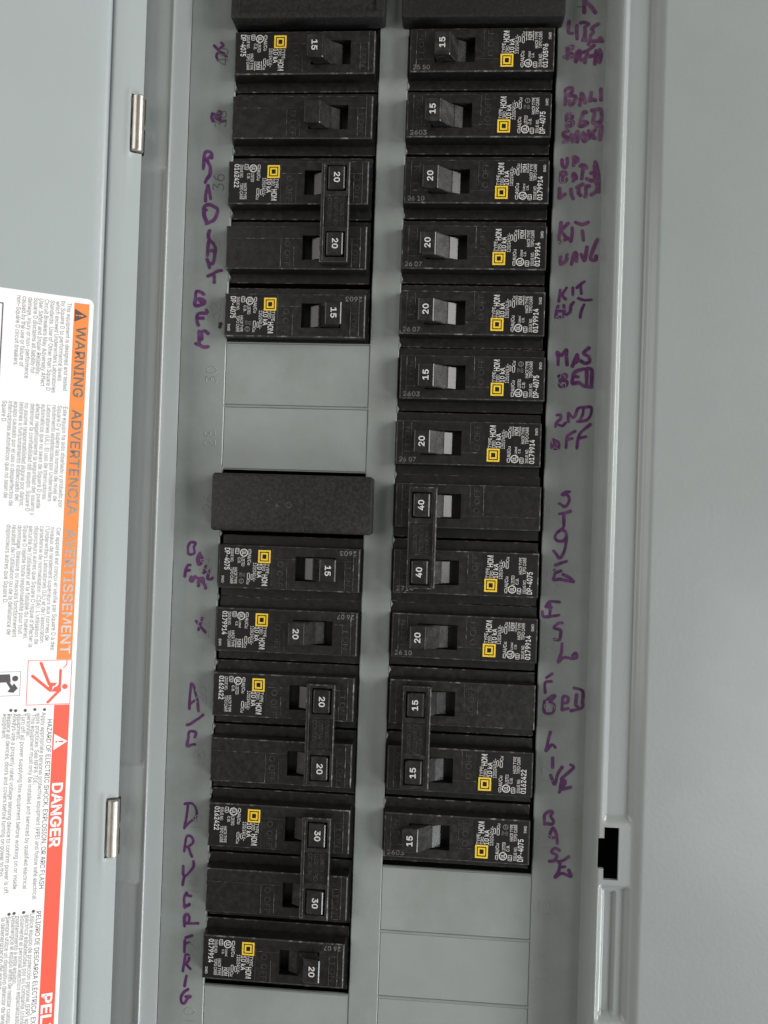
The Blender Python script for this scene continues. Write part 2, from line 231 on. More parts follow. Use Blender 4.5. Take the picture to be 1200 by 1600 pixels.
'a':(389,[[160,-9,137,-7,115,-3,94,5,76,15,60,29,48,45,38,63,32,84,30,108,32,128,36,146,43,161,53,174,64,184,78,193,125,211,178,220,234,227,265,235,271,240,274,246,276,255,276,257,267,297,240,322,196,331,149,322,118,301,100,274,41,291,51,313,64,331,79,346,95,358,114,368,133,375,194,384,239,379,286,360,300,350,312,336,322,320,330,301,335,278,337,251,337,0,277,0,277,52,272,52,252,25,215,1],[170,45,192,47,211,51,228,59,242,68,254,80,263,93,270,108,274,122,276,138,276,190,259,182,231,176,200,171,175,168,134,159,103,139,97,130,93,118,92,105,102,72,130,52]]),
'b':(424,[[229,-8,208,-7,189,-3,172,4,138,31,118,59,112,59,112,0,53,0,53,509,114,509,114,319,118,319,137,346,171,373,188,379,207,383,229,384,259,382,287,374,313,361,335,342,354,320,370,293,381,261,388,227,390,189,388,151,381,116,370,84,355,57,336,34,313,16,288,3,260,-6],[220,47,242,49,262,55,279,66,294,80,306,97,316,117,323,139,327,163,328,189,327,215,323,239,316,261,307,281,295,298,280,311,262,322,243,328,220,330,198,328,178,322,161,312,147,299,134,282,125,263,118,241,114,216,113,189,114,162,118,138,125,115,135,95,147,78,162,65,179,55,198,49]]),
'c':(396,[[207,-8,174,-5,144,3,117,16,93,35,72,58,56,85,44,116,37,150,34,187,37,225,44,260,56,291,72,318,93,341,117,360,144,374,174,382,207,384,260,377,305,356,340,322,362,277,303,262,290,289,270,311,242,325,207,330,184,328,163,321,145,310,130,296,118,278,108,258,102,236,98,212,96,187,98,163,102,139,108,117,118,97,130,80,145,66,163,55,184,49,207,46,243,52,271,66,292,89,304,117,363,102,341,56,306,21,261,-1]]),
'd':(424,[[195,-8,165,-6,137,3,111,16,89,34,70,57,55,84,43,116,36,151,34,189,36,227,43,261,55,293,70,320,89,342,112,361,137,374,165,382,196,384,218,383,237,379,253,373,287,346,306,319,311,319,311,509,372,509,372,0,313,0,313,59,307,59,287,31,252,4,236,-3,217,-7],[205,47,226,49,246,55,263,65,278,78,290,95,299,115,306,138,310,162,312,189,310,216,306,241,300,263,290,282,278,299,263,312,246,322,227,328,205,330,182,328,162,322,145,311,130,298,118,281,108,261,102,239,98,215,96,189,98,163,102,139,109,117,118,97,130,80,145,66,162,55,182,49]]),
'e':(404,[[212,-8,177,-5,145,3,117,16,92,35,72,58,56,85,44,116,37,150,34,187,36,224,44,258,55,290,71,317,91,340,115,359,142,373,172,382,205,384,266,374,285,366,303,355,319,341,334,324,347,305,357,282,365,256,370,227,371,194,371,169,75,169,75,221,338,221,310,202,308,226,304,248,298,269,288,286,277,301,263,314,246,323,227,328,205,330,183,328,164,323,146,313,131,301,119,286,109,270,102,251,97,231,96,211,96,178,98,151,102,127,110,106,121,88,135,73,151,61,169,53,190,48,212,46,254,53,285,73,306,105,365,91,358,72,348,55,335,39,320,26,302,14,283,4,261,-3,237,-7]]),
'f':(254,[[228,379,228,327,6,327,6,379],[81,0,81,432,82,452,87,470,96,486,107,499,120,510,135,519,187,530,222,527,243,521,227,468,215,472,195,474,178,472,164,468,154,460,147,449,143,435,142,419,142,0]]),
'g':(425,[[207,-151,180,-149,156,-146,134,-140,82,-110,51,-69,101,-41,122,-66,154,-88,207,-97,236,-95,261,-87,282,-75,298,-58,308,-34,311,-6,311,68,306,68,287,41,252,16,236,10,217,6,195,5,165,7,138,14,113,27,90,43,71,65,55,90,43,120,36,154,34,191,36,229,43,263,55,293,71,320,90,342,112,361,138,374,166,382,196,384,218,383,237,379,253,373,288,346,308,319,313,319,313,379,372,379,372,-9,370,-40,363,-67,350,-90,334,-109,314,-124,291,-136,265,-144,237,-149],[205,59,227,61,246,66,264,75,278,87,290,103,300,121,307,142,311,166,312,193,311,219,307,242,300,264,291,283,279,299,264,312,247,322,227,328,205,330,182,328,163,322,145,312,130,298,118,282,109,262,102,241,98,218,96,193,98,167,102,144,109,123,118,104,131,88,145,76,163,66,183,61]]),
'h':(410,[[114,227,114,0,53,0,53,509,114,509,114,287,102,287,116,319,132,344,152,362,175,374,200,382,227,384,252,383,275,377,295,369,313,356,328,340,341,321,350,298,355,271,357,240,357,0,296,0,296,235,293,263,286,286,273,304,256,318,235,326,210,329,192,328,176,324,161,317,147,308,136,297,126,283,119,266,115,248]]),
'i':(167,[[53,0,53,379,114,379,114,0],[84,443,73,444,63,448,54,455,47,463,43,472,41,483,43,494,47,504,54,512,63,518,73,522,84,524,95,522,105,518,114,512,121,504,125,494,126,483,125,472,121,463,114,455,105,448,95,444]]),
'j':(167,[[53,379,114,379,114,-30,112,-52,108,-72,102,-90,92,-106,80,-119,65,-129,47,-137,27,-141,4,-143,-10,-143,-10,-87,2,-87,18,-85,31,-80,40,-72,47,-61,51,-46,53,-29],[83,443,72,444,62,448,53,455,47,463,42,472,41,483,42,494,47,504,53,512,62,518,72,522,83,524,95,522,105,518,114,512,120,504,125,494,126,483,125,472,120,463,114,455,105,448,95,444]]),
'k':(381,[[110,137,110,212,121,212,284,379,360,379,184,199,177,199],[53,0,53,509,114,509,114,0],[294,0,148,186,191,229,372,0]]),
'l':(189,[[139,-2,112,0,91,8,74,20,62,37,55,59,53,84,53,509,114,509,114,99,120,62,126,57,135,53,146,52,160,53,170,54,181,3,162,-1]]),
'm':(610,[[53,0,53,379,112,379,112,295,108,295,114,314,122,331,132,346,172,376,219,386,245,383,268,375,287,361,303,342,314,320,321,295,312,295,318,312,326,329,337,343,381,375,437,386,458,385,478,380,497,372,514,361,529,346,541,328,550,307,555,283,557,255,557,0,496,0,496,254,493,279,485,298,473,313,456,323,438,329,419,330,402,329,387,326,374,320,345,290,335,247,335,0,274,0,274,260,272,280,265,297,253,311,238,322,220,328,199,330,158,320,145,312,135,302,126,289,119,274,115,257,114,238,114,0]]),
'n':(410,[[114,227,114,0,53,0,53,379,112,379,112,287,102,287,116,319,132,344,152,362,175,374,200,382,227,384,252,383,275,377,295,369,313,356,328,340,341,321,350,298,355,271,357,240,357,0,296,0,296,235,293,263,286,286,273,304,256,318,235,326,210,329,192,328,176,324,161,317,147,308,136,297,126,283,119,266,115,248]]),
'o':(415,[[207,-8,174,-5,144,3,117,16,93,35,72,58,56,85,44,116,37,150,34,187,37,225,44,260,56,291,72,318,93,341,117,360,144,374,174,382,207,384,241,382,271,374,299,360,323,341,343,318,359,291,371,260,379,225,381,187,379,150,371,116,359,85,343,58,323,35,299,16,271,3,241,-5],[207,46,231,49,252,55,270,66,285,80,298,97,307,117,314,139,318,163,319,187,318,212,314,236,307,258,298,278,285,296,270,310,252,321,231,328,207,330,184,328,163,321,145,310,130,296,118,278,108,258,102,236,98,212,96,187,98,163,102,139,108,117,118,97,130,80,145,66,163,55,184,49]]),
'p':(424,[[53,-143,53,379,112,379,112,319,118,319,137,346,171,373,188,379,207,383,229,384,259,382,287,374,313,361,335,342,354,320,370,293,381,261,388,227,390,189,388,151,381,116,370,84,355,57,336,34,313,16,288,3,260,-6,229,-8,208,-7,189,-3,173,4,138,31,118,59,114,59,114,-143],[220,47,242,49,262,55,279,66,294,80,306,97,316,117,323,139,327,163,328,189,327,215,323,239,316,261,307,281,295,298,280,311,262,322,243,328,220,330,198,328,178,322,161,312,147,299,134,282,125,263,118,241,114,216,113,189,114,162,118,138,125,115,135,95,147,78,162,65,179,55,198,49]]),
'q':(424,[[372,-143,311,-143,311,59,306,59,287,31,252,4,236,-3,217,-7,195,-8,165,-6,137,3,111,16,89,34,70,57,55,84,43,116,36,151,34,189,36,227,43,261,55,293,70,320,89,342,112,361,137,374,165,382,196,384,218,383,237,379,253,373,287,346,307,319,313,319,313,379,372,379],[205,47,226,49,246,55,263,65,278,78,290,95,299,115,306,138,310,162,312,189,310,216,306,241,300,263,290,282,278,299,263,312,246,322,227,328,205,330,182,328,162,322,145,311,130,298,118,281,108,261,102,239,98,215,96,189,98,163,102,139,109,117,118,97,130,80,145,66,162,55,182,49]]),
'r':(259,[[53,0,53,379,112,379,112,321,115,321,124,339,137,354,152,367,171,377,191,383,213,385,229,384,243,384,243,322,230,324,207,326,190,324,174,321,159,315,146,306,135,296,126,284,119,269,115,254,114,237,114,0]]),
's':(365,[[182,-8,157,-7,133,-3,112,3,93,12,76,24,62,38,50,54,41,73,36,94,94,107,101,87,111,72,124,60,141,52,160,47,181,45,206,47,227,53,244,62,258,74,265,88,268,103,266,115,262,126,254,136,243,144,229,150,212,155,149,170,118,180,92,192,72,208,58,227,50,249,47,274,49,295,55,314,65,332,79,347,95,360,115,370,137,378,161,383,187,384,212,383,234,379,254,372,271,363,286,352,299,339,324,290,268,277,262,291,254,304,243,316,228,325,210,331,187,333,166,331,147,326,131,317,119,305,111,292,109,277,110,264,115,253,124,243,172,223,229,209,261,200,287,187,306,171,320,153,328,131,331,107,329,85,323,65,312,47,298,31,281,18,260,6,236,-2,210,-7]]),
't':(227,[[204,379,204,327,6,327,6,379],[65,471,126,471,126,98,127,83,130,70,136,61,144,55,156,51,170,50,185,51,202,54,213,2,192,-3,168,-4,138,-1,113,7,92,21,77,41,68,64,65,93]]),
'u':(410,[[182,-5,158,-3,135,2,115,11,97,23,82,39,69,59,60,82,54,109,53,139,53,379,114,379,114,144,116,117,124,94,137,75,154,61,175,53,200,50,218,51,234,55,249,62,263,71,274,83,283,97,290,113,295,132,296,153,296,379,357,379,357,0,298,0,298,92,307,92,294,60,277,35,257,17,234,5,209,-3]]),
'v':(389,[[163,0,17,379,84,379,165,155,187,87,206,21,184,21,203,87,224,155,305,379,371,379,226,0]]),
'w':(567,[[138,0,23,379,87,379,133,214,154,137,175,41,165,41,186,135,206,214,252,379,316,379,362,214,382,136,402,41,391,41,413,135,434,214,480,379,545,379,429,0,368,0,319,172,305,225,291,280,277,338,291,338,277,280,263,225,248,172,199,0]]),
'x':(379,[[21,0,171,218,171,171,29,379,100,379,147,306,179,253,207,206,175,206,202,253,233,306,282,379,352,379,209,169,209,214,358,0,287,0,231,85,200,136,173,182,205,182,178,136,148,85,91,0]]),
'y':(389,[[47,-139,61,-86,71,-87,104,-89,130,-74,151,-36,163,-1,17,379,84,379,165,155,187,87,206,21,184,21,202,87,224,155,305,379,371,379,204,-58,177,-107,139,-136,91,-145,65,-143]]),
'z':(380,[[42,0,42,46,254,320,254,323,48,323,48,379,333,379,333,331,126,60,126,56,339,56,339,0]]),
'~':(453,[[52,150,53,176,58,199,66,218,76,233,89,246,103,255,151,266,197,256,246,221,275,198,299,192,312,194,323,199,332,207,339,219,343,234,344,253,400,253,399,226,394,204,386,185,376,170,364,157,349,148,301,137,254,148,207,182,177,204,154,210,141,209,130,204,121,196,114,185,109,169,108,150]]),
'É':(419,[[60,0,60,509,372,509,372,452,125,452,125,286,355,286,355,229,125,229,125,57,375,57,375,0],[191,558,239,659,307,659,241,558]]),
'à':(389,[[160,-9,137,-7,115,-3,94,5,76,15,60,29,48,45,38,63,32,84,30,108,32,128,36,146,43,161,53,174,64,184,78,193,125,211,178,220,234,227,265,235,271,240,274,246,276,255,276,257,267,297,240,322,196,331,149,322,118,301,100,274,41,291,51,313,64,331,79,346,95,358,114,368,133,375,194,384,239,379,286,360,300,350,312,336,322,320,330,301,335,278,337,251,337,0,277,0,277,52,272,52,252,25,215,1],[170,45,192,47,211,51,228,59,242,68,254,80,263,93,270,108,274,122,276,138,276,190,259,182,231,176,200,171,175,168,134,159,103,139,97,130,93,118,92,105,102,72,130,52],[165,429,99,529,168,529,215,429]]),
'á':(389,[[160,-9,137,-7,115,-3,94,5,76,15,60,29,48,45,38,63,32,84,30,108,32,128,36,146,43,161,53,174,64,184,78,193,125,211,178,220,234,227,265,235,271,240,274,246,276,255,276,257,267,297,240,322,196,331,149,322,118,301,100,274,41,291,51,313,64,331,79,346,95,358,114,368,133,375,194,384,239,379,286,360,300,350,312,336,322,320,330,301,335,278,337,251,337,0,277,0,277,52,272,52,252,25,215,1],[170,45,192,47,211,51,228,59,242,68,254,80,263,93,270,108,274,122,276,138,276,190,259,182,231,176,200,171,175,168,134,159,103,139,97,130,93,118,92,105,102,72,130,52],[162,429,210,529,278,529,212,429]]),
'ç':(396,[[207,-8,174,-5,144,3,117,16,93,35,72,58,56,85,44,116,37,150,34,187,37,225,44,260,56,291,72,318,93,341,117,360,144,374,174,382,207,384,260,377,305,356,340,322,362,277,303,262,290,289,270,311,242,325,207,330,184,328,163,321,145,310,130,296,118,278,108,258,102,236,98,212,96,187,98,163,102,139,108,117,118,97,130,80,145,66,163,55,184,49,207,46,243,52,271,66,292,89,304,117,363,102,341,56,306,21,261,-1],[169,-143,169,-107,210,-107,236,-102,243,-84,236,-67,210,-62,182,-62,192,16,224,16,224,0,224,-29,244,-32,261,-36,273,-44,282,-54,287,-68,289,-85,287,-103,280,-118,270,-129,254,-136,234,-141,210,-143]]),
'é':(404,[[212,-8,177,-5,145,3,117,16,92,35,72,58,56,85,44,116,37,150,34,187,36,224,44,258,55,290,71,317,91,340,115,359,142,373,172,382,205,384,266,374,285,366,303,355,319,341,334,324,347,305,357,282,365,256,370,227,371,194,371,169,75,169,75,221,338,221,310,202,308,226,304,248,298,269,288,286,277,301,263,314,246,323,227,328,205,330,183,328,164,323,146,313,131,301,119,286,109,270,102,251,97,231,96,211,96,178,98,151,102,127,110,106,121,88,135,73,151,61,169,53,190,48,212,46,254,53,285,73,306,105,365,91,358,72,348,55,335,39,320,26,302,14,283,4,261,-3,237,-7],[177,429,225,529,293,529,227,429]]),
'í':(167,[[53,0,53,379,114,379,114,0],[57,429,104,529,173,529,107,429]]),
'ñ':(410,[[114,227,114,0,53,0,53,379,112,379,112,287,102,287,116,319,132,344,152,362,175,374,200,382,227,384,252,383,275,377,295,369,313,356,328,340,341,321,350,298,355,271,357,240,357,0,296,0,296,235,293,263,286,286,273,304,256,318,235,326,210,329,192,328,176,324,161,317,147,308,136,297,126,283,119,266,115,248],[250,446,225,450,202,460,182,470,167,475,153,466,149,448,106,448,108,467,113,484,120,498,131,509,144,516,161,518,185,514,207,504,226,494,243,490,256,496,262,517,304,517,302,497,297,480,289,466,278,455,265,448]]),
'ó':(415,[[207,-8,174,-5,144,3,117,16,93,35,72,58,56,85,44,116,37,150,34,187,37,225,44,260,56,291,72,318,93,341,117,360,144,374,174,382,207,384,241,382,271,374,299,360,323,341,343,318,359,291,371,260,379,225,381,187,379,150,371,116,359,85,343,58,323,35,299,16,271,3,241,-5],[207,46,231,49,252,55,270,66,285,80,298,97,307,117,314,139,318,163,319,187,318,212,314,236,307,258,298,278,285,296,270,310,252,321,231,328,207,330,184,328,163,321,145,310,130,296,118,278,108,258,102,236,98,212,96,187,98,163,102,139,108,117,118,97,130,80,145,66,163,55,184,49],[181,429,228,529,297,529,231,429]]),
}
_gc = {}; _gm = {}
def one_glyph(ch, bold):
    """filled outline of one sans-serif character; overlapping strokes lie a hair above each other"""
    k = (ch, bold)
    if k in _gm: return _gm[k]
    conts = [[(c[2*i]/1000, c[2*i+1]/1000) for i in range(len(c)//2)] for c in GLYPHS[ch][1]]
    sa = lambda q: sum(q[i-1][0]*q[i][1]-q[i][0]*q[i-1][1] for i in range(len(q)))
    sg = 1 if max((sa(c) for c in conts), key=abs) > 0 else -1
    def grow(cont):
        cl = []
        for q in cont:
            if not cl or math.hypot(q[0]-cl[-1][0], q[1]-cl[-1][1]) > 0.008: cl.append(q)
        if math.hypot(cl[0][0]-cl[-1][0], cl[0][1]-cl[-1][1]) <= 0.008: cl.pop()
        n = len(cl); out = []
        for i in range(n):
            (ax_, ay), (bx, by), (cx, cy) = cl[i-1], cl[i], cl[(i+1) % n]
            l0 = math.hypot(bx-ax_, by-ay); l1 = math.hypot(cx-bx, cy-by)
            n0 = ((by-ay)/l0, -(bx-ax_)/l0); n1 = ((cy-by)/l1, -(cx-bx)/l1)
            mx_, my = n0[0]+n1[0], n0[1]+n1[1]; f = bold*sg*2/max(0.8, mx_*mx_+my*my)
            out.append((bx+mx_*f, by+my*f))
        return out
    def inside(pt, poly):
        r = False; x, y = pt
        for i in range(len(poly)):
            (x0, y0), (x1, y1) = poly[i-1], poly[i]
            if (y0 > y) != (y1 > y) and x < (x1-x0)*(y-y0)/(y1-y0)+x0: r = not r
        return r
    outer = [c for c in conts if sa(c)*sg > 0]; holes = [c for c in conts if sa(c)*sg <= 0]
    vs, fs = [], []
    for lay, oc in enumerate(outer):
        cu = bpy.data.curves.new('lettering', 'CURVE'); cu.dimensions = '2D'; cu.fill_mode = 'FRONT'
        for cont in [oc]+[h for h in holes if inside(h[0], oc)]:
            g = grow(cont); sp = cu.splines.new('POLY'); sp.points.add(len(g)-1); sp.use_cyclic_u = True
            for i, q in enumerate(g): sp.points[i].co = (*q, 0, 1)
        ob = bpy.data.objects.new('lettering', cu); me = bpy.data.meshes.new_from_object(ob); b0 = len(vs)
        vs += [(v.co.x, v.co.y, lay*0.004) for v in me.vertices]; fs += [tuple(b0+i for i in p.vertices) for p in me.polygons]
        bpy.data.objects.remove(ob); bpy.data.curves.remove(cu); bpy.data.meshes.remove(me)
    _gm[k] = (vs, fs); return _gm[k]
def glyphs(body, bold=0.0):
    key = (body, bold)
    if key in _gc: return _gc[key]
    vs, fs, x = [], [], 0.0
    for ch in body:
        if ch == ' ': x += SPACE/1000; continue
        gv, gf = one_glyph(ch, bold); b0 = len(vs)
        vs += [(x+q[0], q[1], q[2]) for q in gv]; fs += [tuple(b0+i for i in f) for f in gf]; x += GLYPHS[ch][0]/1000
    x0 = min(q[0] for q in vs); x1 = max(q[0] for q in vs)
    vs = [(q[0]-x0, q[1], q[2]) for q in vs]
    _gc[key] = (vs, fs, x1-x0); return _gc[key]
CAPH = 0.7
CAPH = max(v[1] for v in glyphs('H')[0])

def rrect(x0, x1, y0, y1, r, d, n=4):
    pts = []
    for cx, cy, a0 in ((x1-r, y0+r, -90), (x1-r, y1-r, 0), (x0+r, y1-r, 90), (x0+r, y0+r, 180)):
        for i in range(n+1):
            a = math.radians(a0+90*i/n); pts.append((cx+r*math.cos(a), cy+r*math.sin(a), d))
    return pts
def resample(pts, step):
    # Catmull-Rom through the points, then even spacing
    out = []
    n = len(pts)
    for i in range(n-1):
        p0 = pts[max(i-1, 0)]; p1 = pts[i]; p2 = pts[i+1]; p3 = pts[min(i+2, n-1)]
        k = max(1, int(math.hypot(p2[0]-p1[0], p2[1]-p1[1])/step))
        for j in range(k):
            t = j/k
            out.append(tuple(0.5*((2*p1[c])+(-p0[c]+p2[c])*t+(2*p0[c]-5*p1[c]+4*p2[c]-p3[c])*t*t+(-p0[c]+3*p1[c]-3*p2[c]+p3[c])*t**3) for c in (0, 1)))
    out.append(pts[-1]); return out
WRITING = [
('scribbled-out mark beside the topmost left breaker', [
  (1.01, [(-8.96, 15.81), (-7.61, 17.23), (-6.54, 18.27), (-4.96, 18.92)]),
  (1.01, [(-6.15, 14.67), (-5.33, 15.83), (-6.59, 16.72), (-7.2, 18.01)]),
  (1.01, [(-7.18, 18.52), (-8.04, 19.8), (-7.33, 21.6)]),
  (1.01, [(-4.93, 19.56), (-3.87, 20.21)]),
]),
('scribbled-out mark beside the second left breaker', [
  (1.26, [(-8.78, 43.18), (-8.98, 44.72), (-8.42, 46.0)]),
  (1.26, [(-8.51, 43.43), (-6.68, 43.69), (-5.61, 44.72)]),
  (1.26, [(-6.21, 42.28), (-5.16, 42.67), (-5.89, 43.95)]),
  (1.26, [(-7.42, 44.72), (-5.57, 45.75)]),
  (1.26, [(-5.43, 46.13), (-3.48, 46.06)]),
]),
('RANGE written downwards', [
  (1.35, [(-11.68, 65.17), (-11.51, 62.35), (-11.42, 59.7), (-10.93, 58.46), (-9.51, 58.29), (-8.59, 59.17), (-8.44, 60.75)]),
  (1.35, [(-8.55, 60.05), (-10.12, 61.28), (-9.9, 62.52), (-8.94, 64.28), (-8.79, 66.04), (-9.08, 67.8), (-10.19, 69.39), (-10.68, 70.63)]),
  (1.35, [(-10.33, 78.03), (-10.33, 75.56), (-9.87, 73.27), (-9.56, 72.03)]),
  (1.35, [(-9.55, 72.39), (-8.74, 75.02), (-8.31, 77.13)]),
  (1.35, [(-9.93, 81.72), (-10.81, 81.9), (-10.85, 80.85), (-10.0, 79.79), (-8.4, 79.6), (-6.95, 80.29), (-5.49, 81.17), (-5.27, 82.4), (-5.91, 84.33), (-6.75, 85.75), (-8.16, 86.46), (-9.56, 87.18)]),
  (1.35, [(-10.81, 81.9), (-10.56, 84.02), (-9.58, 86.47), (-9.56, 87.18)]),
  (1.24, [(-8.29, 90.07), (-8.68, 91.66), (-8.27, 93.41), (-6.42, 95.33), (-5.73, 97.08), (-5.76, 98.66)]),
  (1.24, [(-8.41, 94.29), (-8.69, 96.58), (-8.75, 99.92)]),
  (1.24, [(-8.1, 98.07), (-6.68, 97.97), (-5.93, 99.02), (-6.03, 101.13), (-6.5, 103.06), (-7.92, 103.08)]),
  (1.24, [(-8.78, 101.51), (-8.1, 103.26), (-7.77, 104.84)]),
  (1.24, [(-8.19, 108.09), (-6.35, 107.28), (-4.61, 106.2), (-3.02, 105.83)]),
  (1.24, [(-5.98, 107.63), (-5.57, 109.2), (-5.61, 110.61)]),
]),
('three purple letters beside the fifth left breaker', [
  (1.3, [(-9.72, 115.41), (-10.82, 114.64), (-12.79, 114.4), (-13.04, 117.39), (-13.13, 119.86), (-11.17, 119.83), (-9.41, 119.1), (-9.37, 117.87), (-11.62, 117.2), (-10.69, 118.41)]),
  (1.3, [(-8.43, 121.72), (-8.21, 122.94), (-10.88, 122.98), (-12.1, 123.88), (-12.0, 126.52), (-11.43, 127.74)]),
  (1.3, [(-11.88, 124.93), (-9.56, 124.98)]),
  (1.3, [(-7.39, 131.0), (-8.85, 129.98), (-10.26, 130.53), (-11.16, 130.19), (-10.91, 132.29), (-10.91, 134.75)]),
  (1.3, [(-10.05, 131.4), (-9.8, 133.33)]),
  (1.3, [(-12.23, 135.21), (-10.79, 135.63), (-8.98, 136.47), (-7.2, 136.26)]),
]),
('small scribbled letters beside the breaker below the filler plate', [
  (1.06, [(-12.41, 218.23), (-12.49, 215.94), (-11.52, 214.26), (-9.7, 214.32), (-9.67, 215.08), (-10.15, 216.12), (-9.81, 218.39), (-11.6, 219.09), (-12.4, 218.48)]),
  (1.06, [(-7.62, 218.31), (-8.71, 220.38), (-8.1, 222.9), (-7.09, 222.36), (-6.64, 220.31), (-7.6, 218.82)]),
  (1.06, [(-7.69, 219.84), (-7.6, 222.37)]),
  (1.06, [(-11.32, 223.27), (-12.23, 223.3), (-13.07, 225.11), (-13.37, 227.67)]),
  (1.06, [(-12.92, 225.62), (-11.51, 225.31)]),
  (1.06, [(-4.99, 223.29), (-5.58, 224.84), (-5.03, 225.58), (-5.92, 226.12)]),
  (1.06, [(-3.38, 225.01), (-4.08, 227.07), (-4.16, 228.34), (-2.73, 228.54), (-2.24, 228.01)]),
  (1.06, [(-10.77, 227.82), (-11.11, 229.36), (-10.19, 229.58), (-9.22, 227.77), (-7.9, 228.48), (-6.1, 228.16), (-5.79, 229.67), (-7.87, 229.49), (-7.55, 231.0), (-7.8, 231.39)]),
  (1.06, [(-6.85, 228.95), (-5.23, 230.91), (-4.8, 232.16)]),
]),
('small purple cross', [
  (1.13, [(-8.21, 245.36), (-7.0, 246.7), (-5.39, 248.41), (-4.31, 249.5)]),
  (1.13, [(-5.8, 244.12), (-6.25, 245.91), (-6.71, 247.45), (-7.18, 248.74)]),
]),
('A/C written downwards', [
  (1.04, [(-9.71, 280.06), (-9.67, 275.7), (-9.42, 271.89), (-9.19, 270.17), (-8.19, 271.07), (-7.52, 273.7), (-6.64, 276.5), (-6.0, 280.83)]),
  (1.04, [(-9.39, 278.15), (-8.17, 277.14), (-6.84, 276.32)]),
  (1.04, [(-10.35, 286.55), (-9.01, 286.1), (-7.51, 284.89), (-5.43, 283.46), (-4.12, 282.26)]),
  (1.04, [(-7.09, 291.13), (-6.66, 289.59), (-7.55, 288.97), (-9.38, 289.25), (-9.68, 291.83), (-10.06, 294.79), (-8.14, 294.22), (-6.98, 294.06)]),
]),
('DRYER written downwards', [
  (0.95, [(-10.15, 317.68), (-8.87, 317.36), (-7.05, 317.51), (-5.7, 319.2), (-5.24, 321.44), (-5.83, 322.99), (-8.08, 324.89), (-10.06, 327.27)]),
  (0.95, [(-8.86, 317.61), (-9.12, 321.16), (-9.52, 324.46), (-9.96, 326.51)]),
  (0.95, [(-9.74, 336.33), (-9.46, 333.29), (-8.91, 330.48), (-7.63, 330.16), (-6.57, 331.1), (-6.26, 332.6), (-7.5, 333.93), (-9.02, 334.78)]),
  (0.95, [(-8.12, 334.47), (-7.41, 336.45), (-6.57, 338.29)]),
  (0.95, [(-9.91, 342.14), (-9.8, 345.41), (-9.26, 346.14)]),
  (0.95, [(-5.86, 340.13), (-5.79, 342.14), (-7.88, 345.04), (-9.37, 346.65), (-9.83, 349.57)]),
  (0.95, [(-6.4, 353.76), (-7.83, 353.6), (-8.12, 352.61), (-8.97, 354.18), (-9.02, 356.45), (-8.69, 358.44)]),
  (0.95, [(-8.85, 357.45), (-8.2, 357.65)]),
  (1.02, [(-8.78, 357.99), (-7.21, 357.46), (-6.93, 357.02)]),
  (1.02, [(-8.51, 365.76), (-8.64, 362.09), (-7.66, 360.89), (-6.76, 361.96), (-6.98, 363.96), (-8.26, 364.47)]),
  (1.02, [(-7.53, 364.56), (-3.2, 364.22)]),
]),
('FRIG written downwards', [
  (1.02, [(-7.91, 370.25), (-5.48, 369.24)]),
  (1.02, [(-8.3, 371.41), (-8.29, 375.93)]),
  (1.02, [(-7.83, 372.51), (-6.54, 372.14)]),
  (1.02, [(-8.6, 383.31), (-8.15, 379.6), (-7.67, 377.02), (-6.5, 377.22), (-6.44, 378.92), (-7.83, 380.71)]),
  (1.02, [(-7.39, 380.68), (-5.74, 382.26)]),
  (1.02, [(-7.09, 385.18), (-7.45, 387.18), (-7.67, 389.18)]),
  (1.02, [(-6.18, 390.34), (-8.01, 391.75), (-8.95, 393.79), (-8.59, 395.74), (-7.42, 395.94), (-6.47, 394.18), (-5.21, 393.1), (-7.08, 393.37)]),
]),
('letter K at the top edge', [
  (1.3, [(135.82, -3.06), (136.18, 0.72), (136.36, 3.81)]),
  (1.3, [(137.76, -2.69), (136.65, -0.47), (138.55, 1.26), (139.77, 2.82), (140.56, 3.94)]),
]),
('LITE BATH in two lines', [
  (1.14, [(130.66, 7.36), (130.47, 9.59), (130.53, 11.65), (131.98, 12.01)]),
  (1.14, [(133.66, 9.1), (133.64, 11.33), (133.89, 14.08)]),
  (1.14, [(135.05, 7.92), (136.73, 7.76), (138.26, 8.46), (137.11, 9.31)]),
  (1.14, [(136.78, 9.65), (136.85, 12.05), (136.09, 14.78)]),
  (1.14, [(137.02, 12.05), (137.1, 14.79)]),
  (1.14, [(141.78, 8.49), (140.63, 9.17), (139.32, 10.18), (140.03, 11.56), (139.06, 12.75), (138.78, 14.8), (138.32, 16.34)]),
  (1.14, [(139.46, 15.15), (141.81, 15.0), (142.78, 13.81), (143.65, 15.18), (141.81, 15.0)]),
  (1.14, [(129.79, 17.65), (132.3, 17.16), (132.15, 17.84), (130.32, 18.69), (131.02, 19.38), (132.39, 20.24), (132.08, 21.1), (129.22, 21.25)]),
  (1.14, [(130.32, 18.69), (130.42, 21.95)]),
  (1.14, [(133.65, 22.99), (133.58, 20.77), (134.7, 18.72), (135.4, 19.58), (134.96, 21.8), (135.82, 22.32)]),
  (1.14, [(136.57, 19.41), (138.06, 18.74), (140.35, 16.87)]),
  (1.14, [(137.75, 19.59), (137.95, 20.62), (137.14, 21.82), (137.02, 23.36)]),
  (1.14, [(138.8, 21.14), (140.63, 20.64)]),
  (1.14, [(140.9, 24.06), (141.16, 21.33), (141.25, 18.93)]),
  (1.14, [(142.58, 18.43), (143.14, 20.48), (142.56, 23.39)]),
  (1.14, [(141.3, 20.47), (142.97, 20.31)]),
]),
('BALL BED SMOKE in three lines', [
  (1.17, [(130.11, 39.63), (130.19, 36.55), (130.11, 33.97), (132.45, 33.3), (132.49, 34.84), (131.19, 36.21), (132.37, 36.38), (134.06, 36.56), (133.61, 38.61), (132.14, 39.98), (131.59, 38.26)]),
